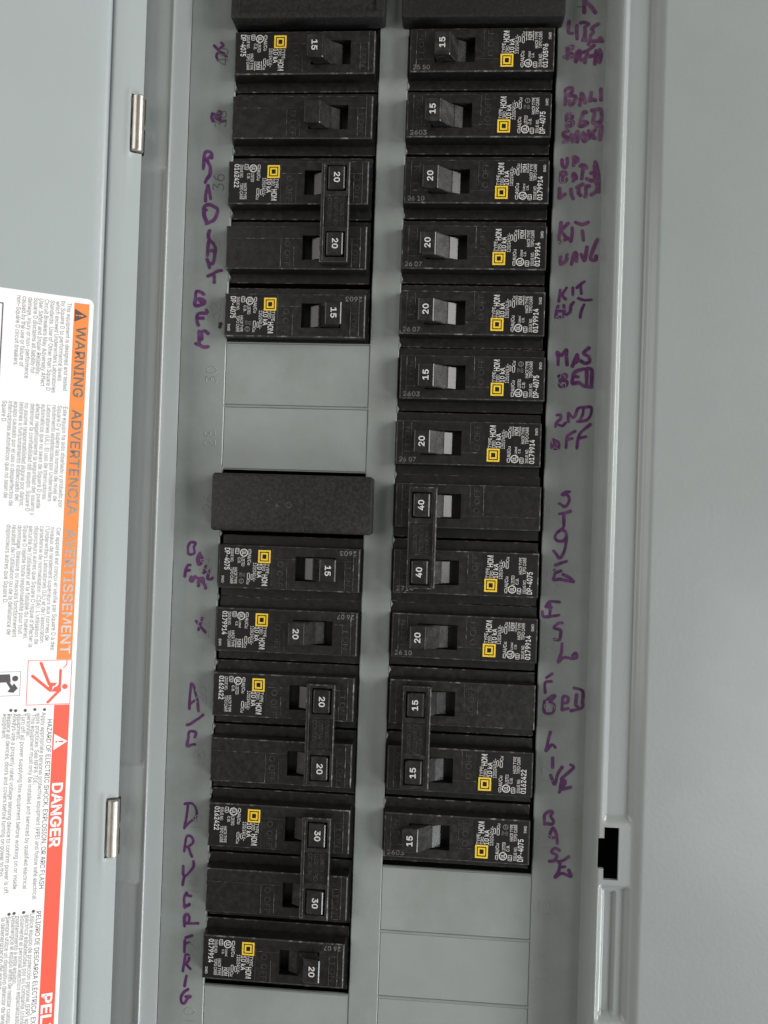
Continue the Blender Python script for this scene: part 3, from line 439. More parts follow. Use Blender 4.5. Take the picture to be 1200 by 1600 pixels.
  (1.17, [(135.67, 39.99), (135.93, 37.42), (136.2, 35.37), (137.08, 36.74), (137.65, 38.96)]),
  (1.17, [(135.77, 37.76), (137.28, 37.76)]),
  (1.17, [(139.89, 35.03), (139.77, 36.74), (139.31, 38.28), (140.47, 37.77), (141.49, 38.12)]),
  (1.17, [(143.54, 33.85), (143.6, 35.9), (143.66, 37.95)]),
  (1.17, [(130.89, 48.71), (130.81, 45.97), (130.91, 43.92), (132.24, 43.4), (132.96, 44.77), (131.81, 45.63), (133.35, 46.66), (132.71, 47.85), (131.38, 48.2)]),
  (1.17, [(138.1, 42.73), (137.26, 42.73), (136.64, 44.44), (136.19, 45.97), (135.74, 48.03), (137.09, 48.03), (138.73, 47.0), (137.54, 46.32)]),
  (1.17, [(140.43, 42.05), (142.09, 41.71), (143.77, 41.88), (143.9, 46.15), (142.25, 46.83), (140.91, 46.83), (141.02, 45.12), (141.3, 43.07)]),
  (1.17, [(131.6, 50.08), (129.94, 50.77), (130.16, 52.31), (131.51, 52.65), (131.21, 53.85), (129.88, 54.36)]),
  (1.17, [(133.24, 54.19), (132.83, 51.62), (134.03, 52.48), (135.14, 50.25), (135.09, 54.18)]),
  (1.17, [(137.33, 50.76), (136.88, 52.3), (137.6, 54.01), (138.42, 53.33), (138.2, 51.62), (137.51, 51.11)]),
  (1.17, [(139.33, 50.08), (139.58, 52.81)]),
  (1.17, [(141.82, 49.57), (140.7, 51.1), (141.59, 52.81)]),
  (1.17, [(141.95, 48.2), (143.95, 48.03), (143.86, 50.59), (143.61, 53.32)]),
]),
('UP BATH LITES in three lines', [
  (1.17, [(129.53, 61.37), (129.88, 63.8), (130.9, 64.36), (131.59, 62.86), (131.53, 60.81)]),
  (1.17, [(133.99, 63.42), (134.03, 61.55), (134.08, 60.06), (135.56, 60.8), (135.41, 61.73), (134.33, 62.3)]),
  (1.17, [(129.22, 69.41), (129.35, 67.54), (129.31, 66.23), (130.95, 66.04), (131.18, 67.53), (129.73, 67.91), (131.22, 68.65), (131.06, 69.59), (129.41, 69.78)]),
  (1.17, [(133.99, 69.39), (133.93, 67.52), (134.27, 66.59), (135.24, 68.45), (133.78, 68.64)]),
  (1.17, [(136.56, 63.6), (137.83, 63.22), (138.96, 64.33)]),
  (1.17, [(137.67, 63.78), (137.55, 66.02), (137.26, 68.63)]),
  (1.17, [(140.85, 66.38), (142.29, 65.63), (142.19, 62.09), (142.79, 63.76), (143.63, 67.48)]),
  (1.17, [(141.87, 63.77), (142.18, 67.86)]),
  (1.17, [(128.94, 72.4), (129.09, 74.26), (129.05, 76.13), (131.03, 74.62)]),
  (1.17, [(133.36, 72.75), (133.41, 74.43), (134.2, 76.29)]),
  (1.17, [(135.53, 71.99), (137.69, 70.68)]),
  (1.17, [(136.28, 72.36), (136.14, 74.04), (136.9, 74.97)]),
  (1.17, [(139.09, 68.62), (140.94, 69.36)]),
  (1.17, [(140.09, 71.41), (139.0, 71.79), (139.06, 73.84), (138.75, 75.51)]),
  (1.17, [(141.85, 69.17), (142.98, 70.47), (143.06, 73.07), (141.1, 74.76)]),
  (1.17, [(143.45, 67.86), (143.73, 70.83), (143.81, 73.63)]),
]),
('KIT over UNC', [
  (1.15, [(129.87, 85.73), (129.69, 88.45), (129.24, 91.44), (129.7, 93.34)]),
  (1.15, [(132.55, 85.98), (131.0, 87.62), (130.24, 88.99), (131.92, 91.42), (131.68, 92.51)]),
  (1.15, [(134.21, 87.73), (134.28, 90.04), (133.83, 92.76)]),
  (1.15, [(132.18, 91.42), (133.54, 92.22)]),
  (1.15, [(135.48, 85.55), (137.91, 86.34), (140.15, 85.51)]),
  (1.15, [(138.12, 88.92), (138.62, 92.44)]),
  (1.15, [(130.14, 99.05), (130.22, 101.76), (132.18, 100.38), (132.65, 98.2)]),
  (1.15, [(134.36, 101.72), (135.31, 97.63), (136.12, 97.9), (136.2, 100.61)]),
  (1.15, [(135.11, 99.81), (136.16, 99.25)]),
  (1.15, [(137.99, 98.01), (139.26, 100.3), (140.03, 95.14)]),
  (1.15, [(143.94, 92.12), (142.2, 96.48), (141.5, 99.74), (143.37, 99.99), (143.6, 98.63)]),
]),
('KIT over EXT with a scribble', [
  (1.1, [(130.39, 111.81), (130.19, 113.98), (129.99, 116.16)]),
  (1.1, [(132.77, 110.96), (131.25, 113.7), (132.5, 115.31)]),
  (1.1, [(135.17, 110.93), (135.25, 113.64)]),
  (1.1, [(136.77, 110.77), (138.06, 109.54), (139.5, 108.44)]),
  (1.1, [(138.08, 110.08), (138.44, 113.06)]),
  (1.1, [(137.43, 114.97), (139.58, 115.62), (142.37, 115.44)]),
  (1.1, [(139.63, 117.38), (138.64, 119.83), (138.31, 122.27)]),
  (1.1, [(128.97, 122.42), (129.3, 119.97), (129.78, 118.06)]),
  (1.1, [(128.97, 122.42), (131.77, 122.1), (131.71, 120.2), (130.1, 119.96)]),
  (1.1, [(131.91, 117.76), (132.25, 120.47)]),
  (1.1, [(135.61, 116.49), (134.58, 117.99), (134.38, 120.16), (133.08, 121.27)]),
]),
('MAS over BED', [
  (1.3, [(130.44, 140.75), (130.35, 137.96), (130.02, 136.02), (131.56, 137.1), (133.42, 134.84), (133.5, 137.62), (133.87, 140.68)]),
  (1.3, [(135.94, 141.19), (136.82, 138.67), (137.58, 136.71), (137.92, 138.93), (136.85, 139.78)]),
  (1.3, [(141.89, 134.13), (140.03, 136.11), (141.99, 137.46), (142.32, 139.4), (140.69, 139.99), (139.03, 139.19)]),
  (1.3, [(130.98, 145.19), (133.43, 144.58), (133.47, 145.7), (131.3, 146.58), (133.78, 147.08), (133.56, 148.76), (131.37, 149.08), (131.32, 147.41)]),
  (1.3, [(140.21, 142.22), (137.5, 143.11), (136.18, 144.81), (138.12, 145.32)]),
  (1.3, [(136.19, 145.08), (136.14, 147.87), (138.46, 147.54), (140.68, 148.88), (143.42, 149.1)]),
  (1.3, [(141.31, 142.2), (141.4, 145.53), (141.5, 148.87)]),
  (1.3, [(141.57, 141.92), (143.23, 142.44), (143.32, 145.49), (143.28, 148.83)]),
]),
('2ND over OFF', [
  (1.07, [(130.61, 160.23), (131.98, 160.2), (132.02, 161.59), (130.43, 163.3), (130.2, 164.7)]),
  (1.07, [(130.44, 163.58), (132.66, 164.36), (133.99, 163.21)]),
  (1.07, [(135.07, 162.63), (134.84, 159.3), (136.39, 160.93), (137.47, 160.35), (138.48, 157.55), (140.38, 156.95)]),
  (1.07, [(140.52, 157.22), (140.45, 159.44), (139.43, 161.97)]),
  (1.07, [(140.65, 157.08), (143.38, 156.88), (143.46, 159.65), (141.89, 161.91), (138.36, 162.55)]),
  (1.07, [(129.52, 169.72), (129.07, 172.79), (131.55, 173.0), (131.48, 170.78), (129.81, 169.99)]),
  (1.07, [(130.12, 171.1), (130.43, 172.48)]),
  (1.07, [(134.41, 172.65), (134.58, 169.03), (135.5, 167.62), (137.65, 166.32)]),
  (1.07, [(134.73, 169.59), (136.64, 169.12)]),
  (1.07, [(138.53, 172.82), (138.84, 169.48), (139.85, 166.68), (143.31, 163.54)]),
  (1.07, [(139.37, 168.91), (141.81, 168.29)]),
]),
('STOVE written downwards', [
  (1.16, [(136.31, 189.69), (134.86, 189.86), (133.55, 190.89), (135.37, 190.83), (136.27, 192.53), (135.73, 194.52), (134.54, 195.42), (132.56, 194.5)]),
  (1.16, [(132.67, 198.32), (134.85, 197.88), (136.78, 197.2)]),
  (1.16, [(134.38, 198.26), (134.52, 202.94)]),
  (1.16, [(134.06, 203.94), (131.92, 205.74), (131.25, 207.49), (132.26, 208.69), (134.45, 208.61), (135.61, 206.85), (135.06, 204.9), (134.08, 204.68)]),
  (1.16, [(135.62, 207.09), (135.26, 211.29), (134.37, 214.04), (133.19, 215.31), (132.18, 214.11), (130.91, 212.68)]),
  (1.16, [(131.81, 218.07), (133.73, 217.26), (135.9, 216.44)]),
  (1.16, [(131.5, 220.05), (131.56, 221.78), (131.25, 223.76), (133.67, 223.42), (135.88, 223.83), (138.8, 224.21), (137.3, 222.79), (134.84, 221.65)]),
  (1.16, [(131.9, 221.02), (133.82, 220.21)]),
]),
('letters ASL written downwards', [
  (1.13, [(133.66, 232.21), (130.04, 232.2), (128.66, 234.16)]),
  (1.13, [(130.06, 232.64), (130.29, 235.56), (130.22, 237.9)]),
  (1.13, [(127.27, 236.12), (127.76, 238.0), (130.22, 237.9), (133.67, 237.23)]),
  (1.13, [(128.66, 234.16), (130.69, 234.37)]),
  (1.13, [(134.91, 240.19), (133.47, 240.4), (131.94, 242.21), (134.42, 242.98), (134.48, 245.03), (134.1, 246.79), (132.07, 246.59)]),
  (1.13, [(135.15, 248.21), (134.97, 251.72), (133.92, 255.27), (135.89, 253.43), (138.78, 253.59), (140.78, 253.21), (140.44, 251.48), (139.32, 252.4)]),
]),
('F BED in two lines', [
  (1.13, [(129.63, 261.44), (131.75, 259.89)]),
  (1.13, [(129.37, 267.15), (129.25, 263.36), (131.55, 262.82)]),
  (1.13, [(129.18, 270.37), (129.31, 274.74), (132.49, 274.73), (132.83, 271.65), (131.21, 270.86), (133.16, 268.43), (132.29, 268.18), (130.31, 269.73)]),
  (1.13, [(135.91, 273.25), (136.2, 268.58), (138.08, 268.78), (137.84, 270.54), (136.7, 270.88)]),
  (1.13, [(135.91, 273.54), (138.2, 272.85)]),
  (1.13, [(140.27, 264.89), (143.46, 265.91), (143.58, 269.97), (143.36, 272.31), (139.38, 273.67)]),
  (1.13, [(141.21, 267.47), (141.0, 270.1), (141.04, 271.55), (141.92, 272.09)]),
]),
('LIVR written downwards', [
  (1.18, [(131.8, 282.27), (131.19, 284.6), (130.71, 287.69), (130.38, 289.43), (132.4, 287.03), (133.76, 287.92)]),
  (1.18, [(132.94, 292.18), (133.04, 295.62)]),
  (1.18, [(132.38, 298.72), (134.0, 302.08), (135.02, 298.19), (136.64, 295.43)]),
  (1.18, [(139.83, 294.3), (140.99, 295.2), (138.79, 297.61), (136.58, 299.64)]),
  (1.18, [(136.59, 300.02), (137.95, 301.1), (135.79, 305.04)]),
  (1.18, [(136.78, 300.01), (136.11, 303.11), (136.7, 303.84), (140.08, 302.89)]),
]),
('BASE written downwards', [
  (1.18, [(130.67, 317.57), (130.56, 314.13), (132.41, 312.5), (133.56, 312.81), (132.85, 314.38), (134.04, 316.23), (133.32, 317.42), (130.85, 317.18)]),
  (1.18, [(135.36, 322.27), (133.48, 322.57), (132.69, 321.66), (133.94, 318.91), (135.34, 321.51), (135.62, 324.55)]),
  (1.18, [(136.46, 327.17), (134.73, 326.51), (133.64, 328.1), (135.57, 329.13), (134.87, 331.09), (132.99, 331.58)]),
  (1.18, [(136.21, 331.58), (138.28, 330.88), (140.12, 329.43)]),
  (1.18, [(136.98, 331.72), (136.51, 335.19), (135.26, 337.55), (137.67, 335.88), (141.1, 336.81), (140.28, 334.57)]),
  (1.18, [(137.41, 333.6), (138.73, 333.33)]),
]),
]
# ================================================================= the panel
V0 = 7.07; PITCH = 25.4
UL0, UL1, UR0, UR1 = 0.0, 57.33, 68.75, 126.47
def slot(n): return V0+PITCH*(n-1), V0+PITCH*n
panel = thing('electrical_panel', 'grey enamelled breaker panel with recessed deadfront, rolled rim and latch slot', 'electrical panel', loc=P(0, 0, 0))

# --- deadfront plate with the two columns of breaker openings
def plate_mesh():
    b = MB(); T = -1.3
    ext_u0, ext_u1, va, vb = -18.6, 145.4, -60, 470
    rows_v = [-1, V0+16*PITCH]
    opens = []
    for (u0, u1, segs) in ((UL0, UL1, [(-1, 5), (5, 6), (6, 7), (7, 15), (15, 16)]), (UR0, UR1, [(-1, 13), (13, 14), (14, 15), (15, 16)])):
        for a, c in segs: opens.append((u0, u1, V0+PITCH*a+(0.45 if (a, c) not in ((-1, 5), (7, 15), (-1, 13)) else 0), V0+PITCH*c-(0.45 if (a, c) not in ((-1, 5), (7, 15), (-1, 13)) else 0)))
    CH = 0.32; tight = opens; opens = [(o[0]-CH, o[1]+CH, o[2]-CH, o[3]+CH) for o in tight]
    us = sorted({ext_u0, ext_u1}|{o[0] for o in opens}|{o[1] for o in opens}); vs_ = sorted({va, vb}|{o[2] for o in opens}|{o[3] for o in opens})
    def isopen(u, v): return any(o[0] < u < o[1] and o[2] < v < o[3] for o in opens)
    for i in range(len(us)-1):
        for j in range(len(vs_)-1):
            u0, u1, v0, v1 = us[i], us[i+1], vs_[j], vs_[j+1]
            if isopen((u0+u1)/2, (v0+v1)/2): continue
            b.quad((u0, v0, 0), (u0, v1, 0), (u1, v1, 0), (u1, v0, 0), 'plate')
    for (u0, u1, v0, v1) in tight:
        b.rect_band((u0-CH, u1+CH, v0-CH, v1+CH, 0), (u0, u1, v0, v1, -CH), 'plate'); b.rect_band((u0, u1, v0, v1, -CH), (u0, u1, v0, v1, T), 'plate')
    # sheared tab stubs left on the edges of the openings
    for col, rows in ((UL0, list(range(0, 5))+list(range(7, 15))), (UR0, range(0, 13))):
        for n in rows:
            v = V0+PITCH*n+random.uniform(-0.4, 0.4); w = random.uniform(0.6, 1.1)
            b.add([(col-0.02, v-1.6, 0.01), (col+w*0.55, v-0.7, 0.03), (col+w, v, 0.05), (col+w*0.5, v+0.8, 0.03), (col-0.02, v+1.7, 0.01),
                   (col-0.02, v-1.6, T), (col+w*0.55, v-0.7, T), (col+w, v, T), (col+w*0.5, v+0.8, T), (col-0.02, v+1.7, T)],
                  [(0, 1, 2, 3, 4)], 'plate')
            k0 = len(b.v)-10
            for i in range(4): b.f.append((k0+i, k0+5+i, k0+6+i, k0+1+i)); b.m.append(b.mi('bare_and_lit'))  # steel-bright sides stand in for window light on painted edges
    return b
plate = plate_mesh().build('deadfront_plate', panel, fix=False)
bm = bmesh.new(); bm.from_mesh(plate.data); bmesh.ops.recalc_face_normals(bm, faces=bm.faces)
bm.to_mesh(plate.data); bm.free()
# unopened knockout blanks
for (u0, u1), rows in (((UL0, UL1), (6, 7, 16)), ((UR0, UR1), (14, 15, 16))):
    for n in rows:
        v0, v1 = slot(n)
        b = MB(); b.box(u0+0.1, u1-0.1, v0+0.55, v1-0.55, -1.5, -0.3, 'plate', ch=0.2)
        k = b.build('knockout_blank', plate)

# --- stamped slot numbers (thin raised strokes)
DIG = {'0': [[(.5, 0), (.15, .2), (.05, .5), (.15, .8), (.5, 1), (.85, .8), (.95, .5), (.85, .2), (.5, 0)]], '1': [[(.5, 0), (.5, 1)]],
 '2': [[(.1, .78), (.3, .97), (.6, 1), (.88, .8), (.8, .55), (.1, 0), (.95, 0)]], '3': [[(.1, 1), (.9, 1), (.45, .6), (.8, .52), (.93, .3), (.75, .06), (.4, 0), (.08, .12)]],
 '4': [[(.7, 0), (.7, 1), (.05, .3), (.95, .3)]], '5': [[(.88, 1), (.2, 1), (.12, .55), (.5, .65), (.88, .5), (.9, .2), (.6, 0), (.1, .08)]],
 '6': [[(.8, .98), (.4, .85), (.12, .5), (.1, .2), (.4, 0), (.8, .08), (.92, .35), (.7, .58), (.35, .58), (.12, .4)]], '7': [[(.05, 1), (.95, 1), (.35, 0)]],
 '8': [[(.5, .53), (.2, .65), (.15, .88), (.5, 1), (.85, .88), (.8, .65), (.5, .53), (.12, .38), (.08, .12), (.5, 0), (.92, .12), (.88, .38), (.5, .53)]],
 '9': [[(.2, .02), (.6, .15), (.88, .5), (.9, .8), (.6, 1), (.2, .92), (.08, .65), (.3, .42), (.65, .42), (.88, .6)]]}
def wire(b, pts, r, d, key):
    """low rounded ridge following pts on the plate"""
    pts = resample(pts, 0.35) if len(pts) > 2 else pts
    n = len(pts); rows = []
    for i, (x, y) in enumerate(pts):
        a = pts[max(i-1, 0)]; c = pts[min(i+1, n-1)]; tx, ty = c[0]-a[0], c[1]-a[1]; l = math.hypot(tx, ty) or 1; nx, ny = -ty/l, tx/l
        rows.append([(x+nx*r, y+ny*r, d-0.02), (x+nx*r*.55, y+ny*r*.55, d+r*.62), (x-nx*r*.55, y-ny*r*.55, d+r*.62), (x-nx*r, y-ny*r, d-0.02)])
    base = [q for row in rows for q in row]
    b.add(base, [(4*i+j, 4*i+j+1, 4*i+j+5, 4*i+j+4) for i in range(n-1) for j in range(3)], key)
def stamp(txt, u, v, key):
    # characters run upwards, their tops to the left
    b = MB(); h, w, gap = 4.2, 2.9, 0.9
    tot = len(txt)*w+(len(txt)-1)*gap
    for i, ch in enumerate(txt):
        for st in DIG[ch]:
            wire(b, [(u+h/2-y*h, v+tot/2-(i*(w+gap)+x*w)) for x, y in st], 0.21, 0, key)
    o = b.build('stamped_number', plate, fix=True); auto_smooth(o, 60); o['label'] = 'stamped slot number '+txt; return o
for n in range(1, 17):
    vc = V0+PITCH*(n-.5)
    stamp(str(42-2*n), -5.3, vc+random.uniform(0, 1.0), 'stamp_dark' if n <= 3 else 'plate')
    stamp(str(41-2*n), 131.3, vc+random.uniform(-.6, .6), 'plate')

# --- purple marker writing
def marker(lab, strokes, key):
    b = MB(); lvl = 0.03
    for w, pts in strokes:
        sm = resample([tuple(q) for q in pts], 0.35) if len(pts) > 2 else resample([tuple(q) for q in pts], 0.5)
        n = len(sm); ph = random.random()*6
        def rad(i): return w*(0.66 if key == 'ink_faded' else 0.57)*(0.94+0.08*math.sin(ph+i*0.28)+0.03*math.sin(ph*2+i*0.9))
        for e in (0, n-1):
            r = rad(e)*1.04; x, y = sm[e]; lvl += 0.0012
            b.add([(x+r*math.cos(t*math.pi/6), y+r*math.sin(t*math.pi/6), lvl) for t in range(12)], [tuple(range(12))], key)
        for i in range(n-1):
            lvl += 0.0006
            (x0, y0), (x1, y1) = sm[i], sm[i+1]; tx, ty = x1-x0, y1-y0; l = math.hypot(tx, ty)
            if l < 1e-6: continue
            nx, ny = -ty/l, tx/l; r0, r1 = rad(i), rad(i+1)
            b.add([(x0+nx*r0, y0+ny*r0, lvl), (x0-nx*r0, y0-ny*r0, lvl), (x1-nx*r1, y1-ny*r1, lvl), (x1+nx*r1, y1+ny*r1, lvl)], [(0, 1, 2, 3)], key)
            if i:
                r = r0*.985
                b.add([(x0+r*math.cos(t*math.pi/5), y0+r*math.sin(t*math.pi/5), lvl+0.0003) for t in range(10)], [tuple(range(10))], key)
    o = b.build('marker_writing', plate, fix=False); o['label'] = 'purple marker: '+lab
for i, (lab, st) in enumerate(WRITING):
    marker(lab, st, 'ink_faded' if 9 <= i <= 13 else 'ink')
b = MB(); b.ring(-2.55, 127.2, 0, 0.9, 0.03, 'speck', 12); b.ring(-2.75, 128.3, 0, 0.75, 0.035, 'speck', 12); o = b.build('paint_speck', plate, fix=False)
b = MB(); b.box(133.5, 135.2, 1.4, 1.9, 0.02, 0.06, 'stamp_dark'); b.build('pencil_mark', plate)

# --- rolled cover trim with the ledges round the opening
def sstep(a, b_, x):
    t = min(1, max(0, (x-a)/(b_-a))); return t*t*(3-2*t)
def pocket(u, v, u0, u1, v0, v1, soft):
    return sstep(u0, u0+soft, u)*(1-sstep(u1-soft, u1, u))*sstep(v0, v0+soft*1.5, v)*(1-sstep(v1-soft*1.5, v1, v))
def right_d(u, v):
    # wall with rounded foot and shoulder, ledge, then step up to the face
    d = 14 if u >= 148.8 else -0.25 if u < 145.1 else -0.25+14.25*max(0, 1-((148.8-u)/3.7)**2)**0.55
    d += 1.6*sstep(159.6, 164.2, u)
    d -= 1.5*pocket(u, v, 149.4, 160.6, -200, 311.0, 1.9)
    d -= 1.7*pocket(u, v, 148.6, 160.2, 332.8, 383.5, 1.9)
    d -= 1.2*pocket(u, v, 150.6, 155.6, 335.8, 381.5, 0.9)
    d -= 1.6*pocket(u, v, 148.6, 160.2, 387.5, 600, 1.9)
    return d
def grid(us, vs_, fn, hole=None, key='paint'):
    b = MB(); nu = len(us); vv = [(u, v, fn(u, v)) for v in vs_ for u in us]
    fs = []
    for j in range(len(vs_)-1):
        for i in range(nu-1):
            if hole and hole((us[i]+us[i+1])/2, (vs_[j]+vs_[j+1])/2): continue
            fs.append((j*nu+i, (j+1)*nu+i, (j+1)*nu+i+1, j*nu+i+1))
    b.add(vv, fs, key); return b
def frange(a, b_, s):
    n = max(1, round((b_-a)/s)); return [a+(b_-a)*i/n for i in range(n+1)]
SLOT = lambda u, v: 148.2 < u < 155.7 and 312.3 < v < 331.4 and not (u < 150.4 and (v < 316.3 or v > 327.5))
us = sorted(set([round(x, 3) for x in frange(144.9,146,.06)+frange(146,148.2,.2)+frange(148.2, 150.4, .275)+frange(150.4, 155.7, .3)+frange(155.7, 165, .3)+[180, 200, 240, 300, 360]]))
vs_ = sorted(set([round(x, 3) for x in frange(-60, 300, 12)+frange(300, 312.3, .6)+frange(312.3, 316.3, .8)+frange(316.3, 327.5, 1.2)+frange(327.5, 331.4, .8)+frange(331.4, 345, .6)+frange(345, 375, 4)+frange(375, 395, .7)+frange(395, 470, 12)]))
trim = grid(us, vs_, right_d, SLOT)
# inner edges of the latch slot
hp = [(150.4, 312.3), (155.7, 312.3), (155.7, 331.4), (150.4, 331.4), (150.4, 327.5), (148.2, 327.5), (148.2, 316.3), (150.4, 316.3)]
for i in range(8):
    a, c = hp[i], hp[(i+1) % 8]; trim.quad((a[0], a[1], 14.02), (c[0], c[1], 14.02), (c[0], c[1], 12.6), (a[0], a[1], 12.6), 'paint')
def left_d(u, v):
    if u > -20.6: d = 14*(1-sstep(-20.4, -18.5, u)**1.3)
    else: d = 14
    bead = 0.7*math.exp(-((u+20.9)/0.6)**2); d += bead
    d -= 0.8*pocket(u, v, -35.0, -21.6, 70.5, 300, 1.3)
    d -= 0.8*pocket(u, v, -35.0, -21.6, 343, 600, 1.3)
    d += 2.6*(1-sstep(-39, -36, u))
    return d
us = sorted(set([round(x, 3) for x in [-360, -240, -160, -100, -60, -45]+frange(-40, -30, .8)+frange(-30, -23, .35)+frange(-23, -18.2, .15)]))
vs_ = sorted(set([round(x, 3) for x in frange(-60, 66, 12)+frange(66, 76, .6)+frange(76, 295, 12)+frange(295, 303, .6)+frange(303, 340, 6)+frange(340, 348, .6)+frange(348, 470, 12)]))
tl = grid(us, vs_, left_d); base = len(trim.v); trim.add(tl.v, tl.f, 'paint')
trim_o = trim.build('cover_trim', panel, smooth=True, fix=False)
bm = bmesh.new(); bm.from_mesh(trim_o.data); bm.normal_update()
for f in bm.faces:
    if f.normal.y > 0.01: f.normal_flip()
bm.to_mesh(trim_o.data); bm.free()
auto_smooth(trim_o, 50)
# bare metal burr round the slot
b = MB()
for i in (4, 5, 6, 7, 0):
    a, c = hp[i], hp[(i+1) % 8]
    tx, ty = c[0]-a[0], c[1]-a[1]; l = math.hypot(tx, ty); nx, ny = -ty/l*0.16, tx/l*0.16
    b.add([(a[0], a[1], 14.06), (c[0], c[1], 14.06), (c[0]-nx, c[1]-ny, 14.03), (a[0]-nx, a[1]-ny, 14.03)], [(0, 1, 2, 3)], 'bare_and_lit')
b.build('slot_burr', trim_o, fix=False)
b = MB(); b.rect_band((-90, 260, -60, 470, -2.2), (-90, 260, -60, 470, -80), 'void'); b.quad((-90, -60, -80), (260, -60, -80), (260, 470, -80), (-90, 470, -80), 'void')
b.build('enclosure_box', panel)
# ================================================================= breakers
XW0, XW1, YW = 31.0, 46.5, 4.75     # toggle window in the case
FACE = 5.0
def case_mesh(second=False):
    b = MB()
    b.box(0.5, 57.0, -12.25, 12.25, -16, -1.2, 'black', ch=0.3, edge='worn')
    x0, x1, y = 0.8, 56.0, 8.4; c = 0.4
    b.rect_band((x0, x1, -y-.25, y+.25, -1.3), (x0, x1, -y, y, FACE-c), 'black')
    b.rect_band((x0, x1, -y, y, FACE-c), (x0+c, x1-c, -y+c, y-c, FACE), 'worn')
    X0, X1, Y = x0+c, x1-c, y-c
    xs = [X0, XW0, XW1, X1]; ys = [-Y, -YW, YW, Y]
    for i in range(3):
        for j in range(3):
            if i == 1 and j == 1: continue
            b.quad((xs[i], ys[j], FACE), (xs[i], ys[j+1], FACE), (xs[i+1], ys[j+1], FACE), (xs[i+1], ys[j], FACE), 'black')
    b.rect_band((XW0, XW1, -YW, YW, FACE), (XW0, XW1, -YW, YW, -5), 'black')
    b.quad((XW0, -YW, -5), (XW1, -YW, -5), (XW1, YW, -5), (XW0, YW, -5), 'void')
    return b
def ridge_bars(labelled):
    xs = 21.9 if labelled else 1.4
    bars = [(xs, 30.8, -3.6, -3.42), (47.2, 53.4, -3.6, -3.42), (53.4, 53.65, -7.8, 7.9), (50.2, 50.36, -3.3, 7.6), (27.6, 27.76, -0.4, 7.8)]
    if not labelled: bars.append((22.4, 22.56, -3.3, 7.8))
    return bars
def ridge_mesh(q):
    b = MB(); b.box(q[0], q[1], q[2], q[3], FACE-.05, FACE+0.14, 'worn', ch=0.06); return b
def off_mark_mesh():
    b = MB()
    b.text('O OFF', (24.0, -2.6), (0, 1), (1, 0), 10.0, 2.2, FACE+0.14, 'worn_text', thick=0.17); return b
def on_mark_mesh():
    b = MB(); b.text('I ON', (50.7, -1.6), (0, 1), (1, 0), 7.4, 1.9, FACE+0.14, 'worn_text', thick=0.17); return b
def toggle_mesh(tip0, tip1, off):
    """rocker toggle: side profile across the case, given for the ON side, mirrored for OFF"""
    mid = (XW0+XW1)/2
    prof = [(mid-4.6, -4.5), (mid-4.5, 2.7), (mid-4.2, 3.1), (mid-1.2, 4.6), (mid-0.9, 4.65), (tip0-0.25, 9.3), (tip0-0.05, 9.8), (tip0+0.3, 10.0), (tip1-0.35, 10.1), (tip1, 9.85), (tip1+0.15, 9.4), (mid+7.0, 5.2), (mid+6.7, -4.5)]
    if off: prof = [(2*mid-x, d) for x, d in prof]
    def ring(y, ins):
        cx = sum(p[0] for p in prof)/len(prof); cd = 5
        return [(x+(cx-x)*ins*0.12, y, d-(ins*0.35 if d > 8 else 0)) for x, d in prof]
    b = MB()
    b.loft([ring(-4.45, 1), ring(-4.1, 0), ring(4.1, 0), ring(4.45, 1)], 'toggle')
    return b
def number_mesh(txt, tip0, tip1, off, bold=0.018):
    c = (tip0+tip1)/2+0.15
    if off: c = XW0+XW1-c
    b = MB(); b.text(txt, (c, 0), (0, 1), (1, 0), 3.9, 2.15, 10.17, 'white_print', bold=bold, center=True); return b
def label_item(px): return 21.2-(px-540)/13.4
def label_y(py): return -7.1+(965-py)/13.4
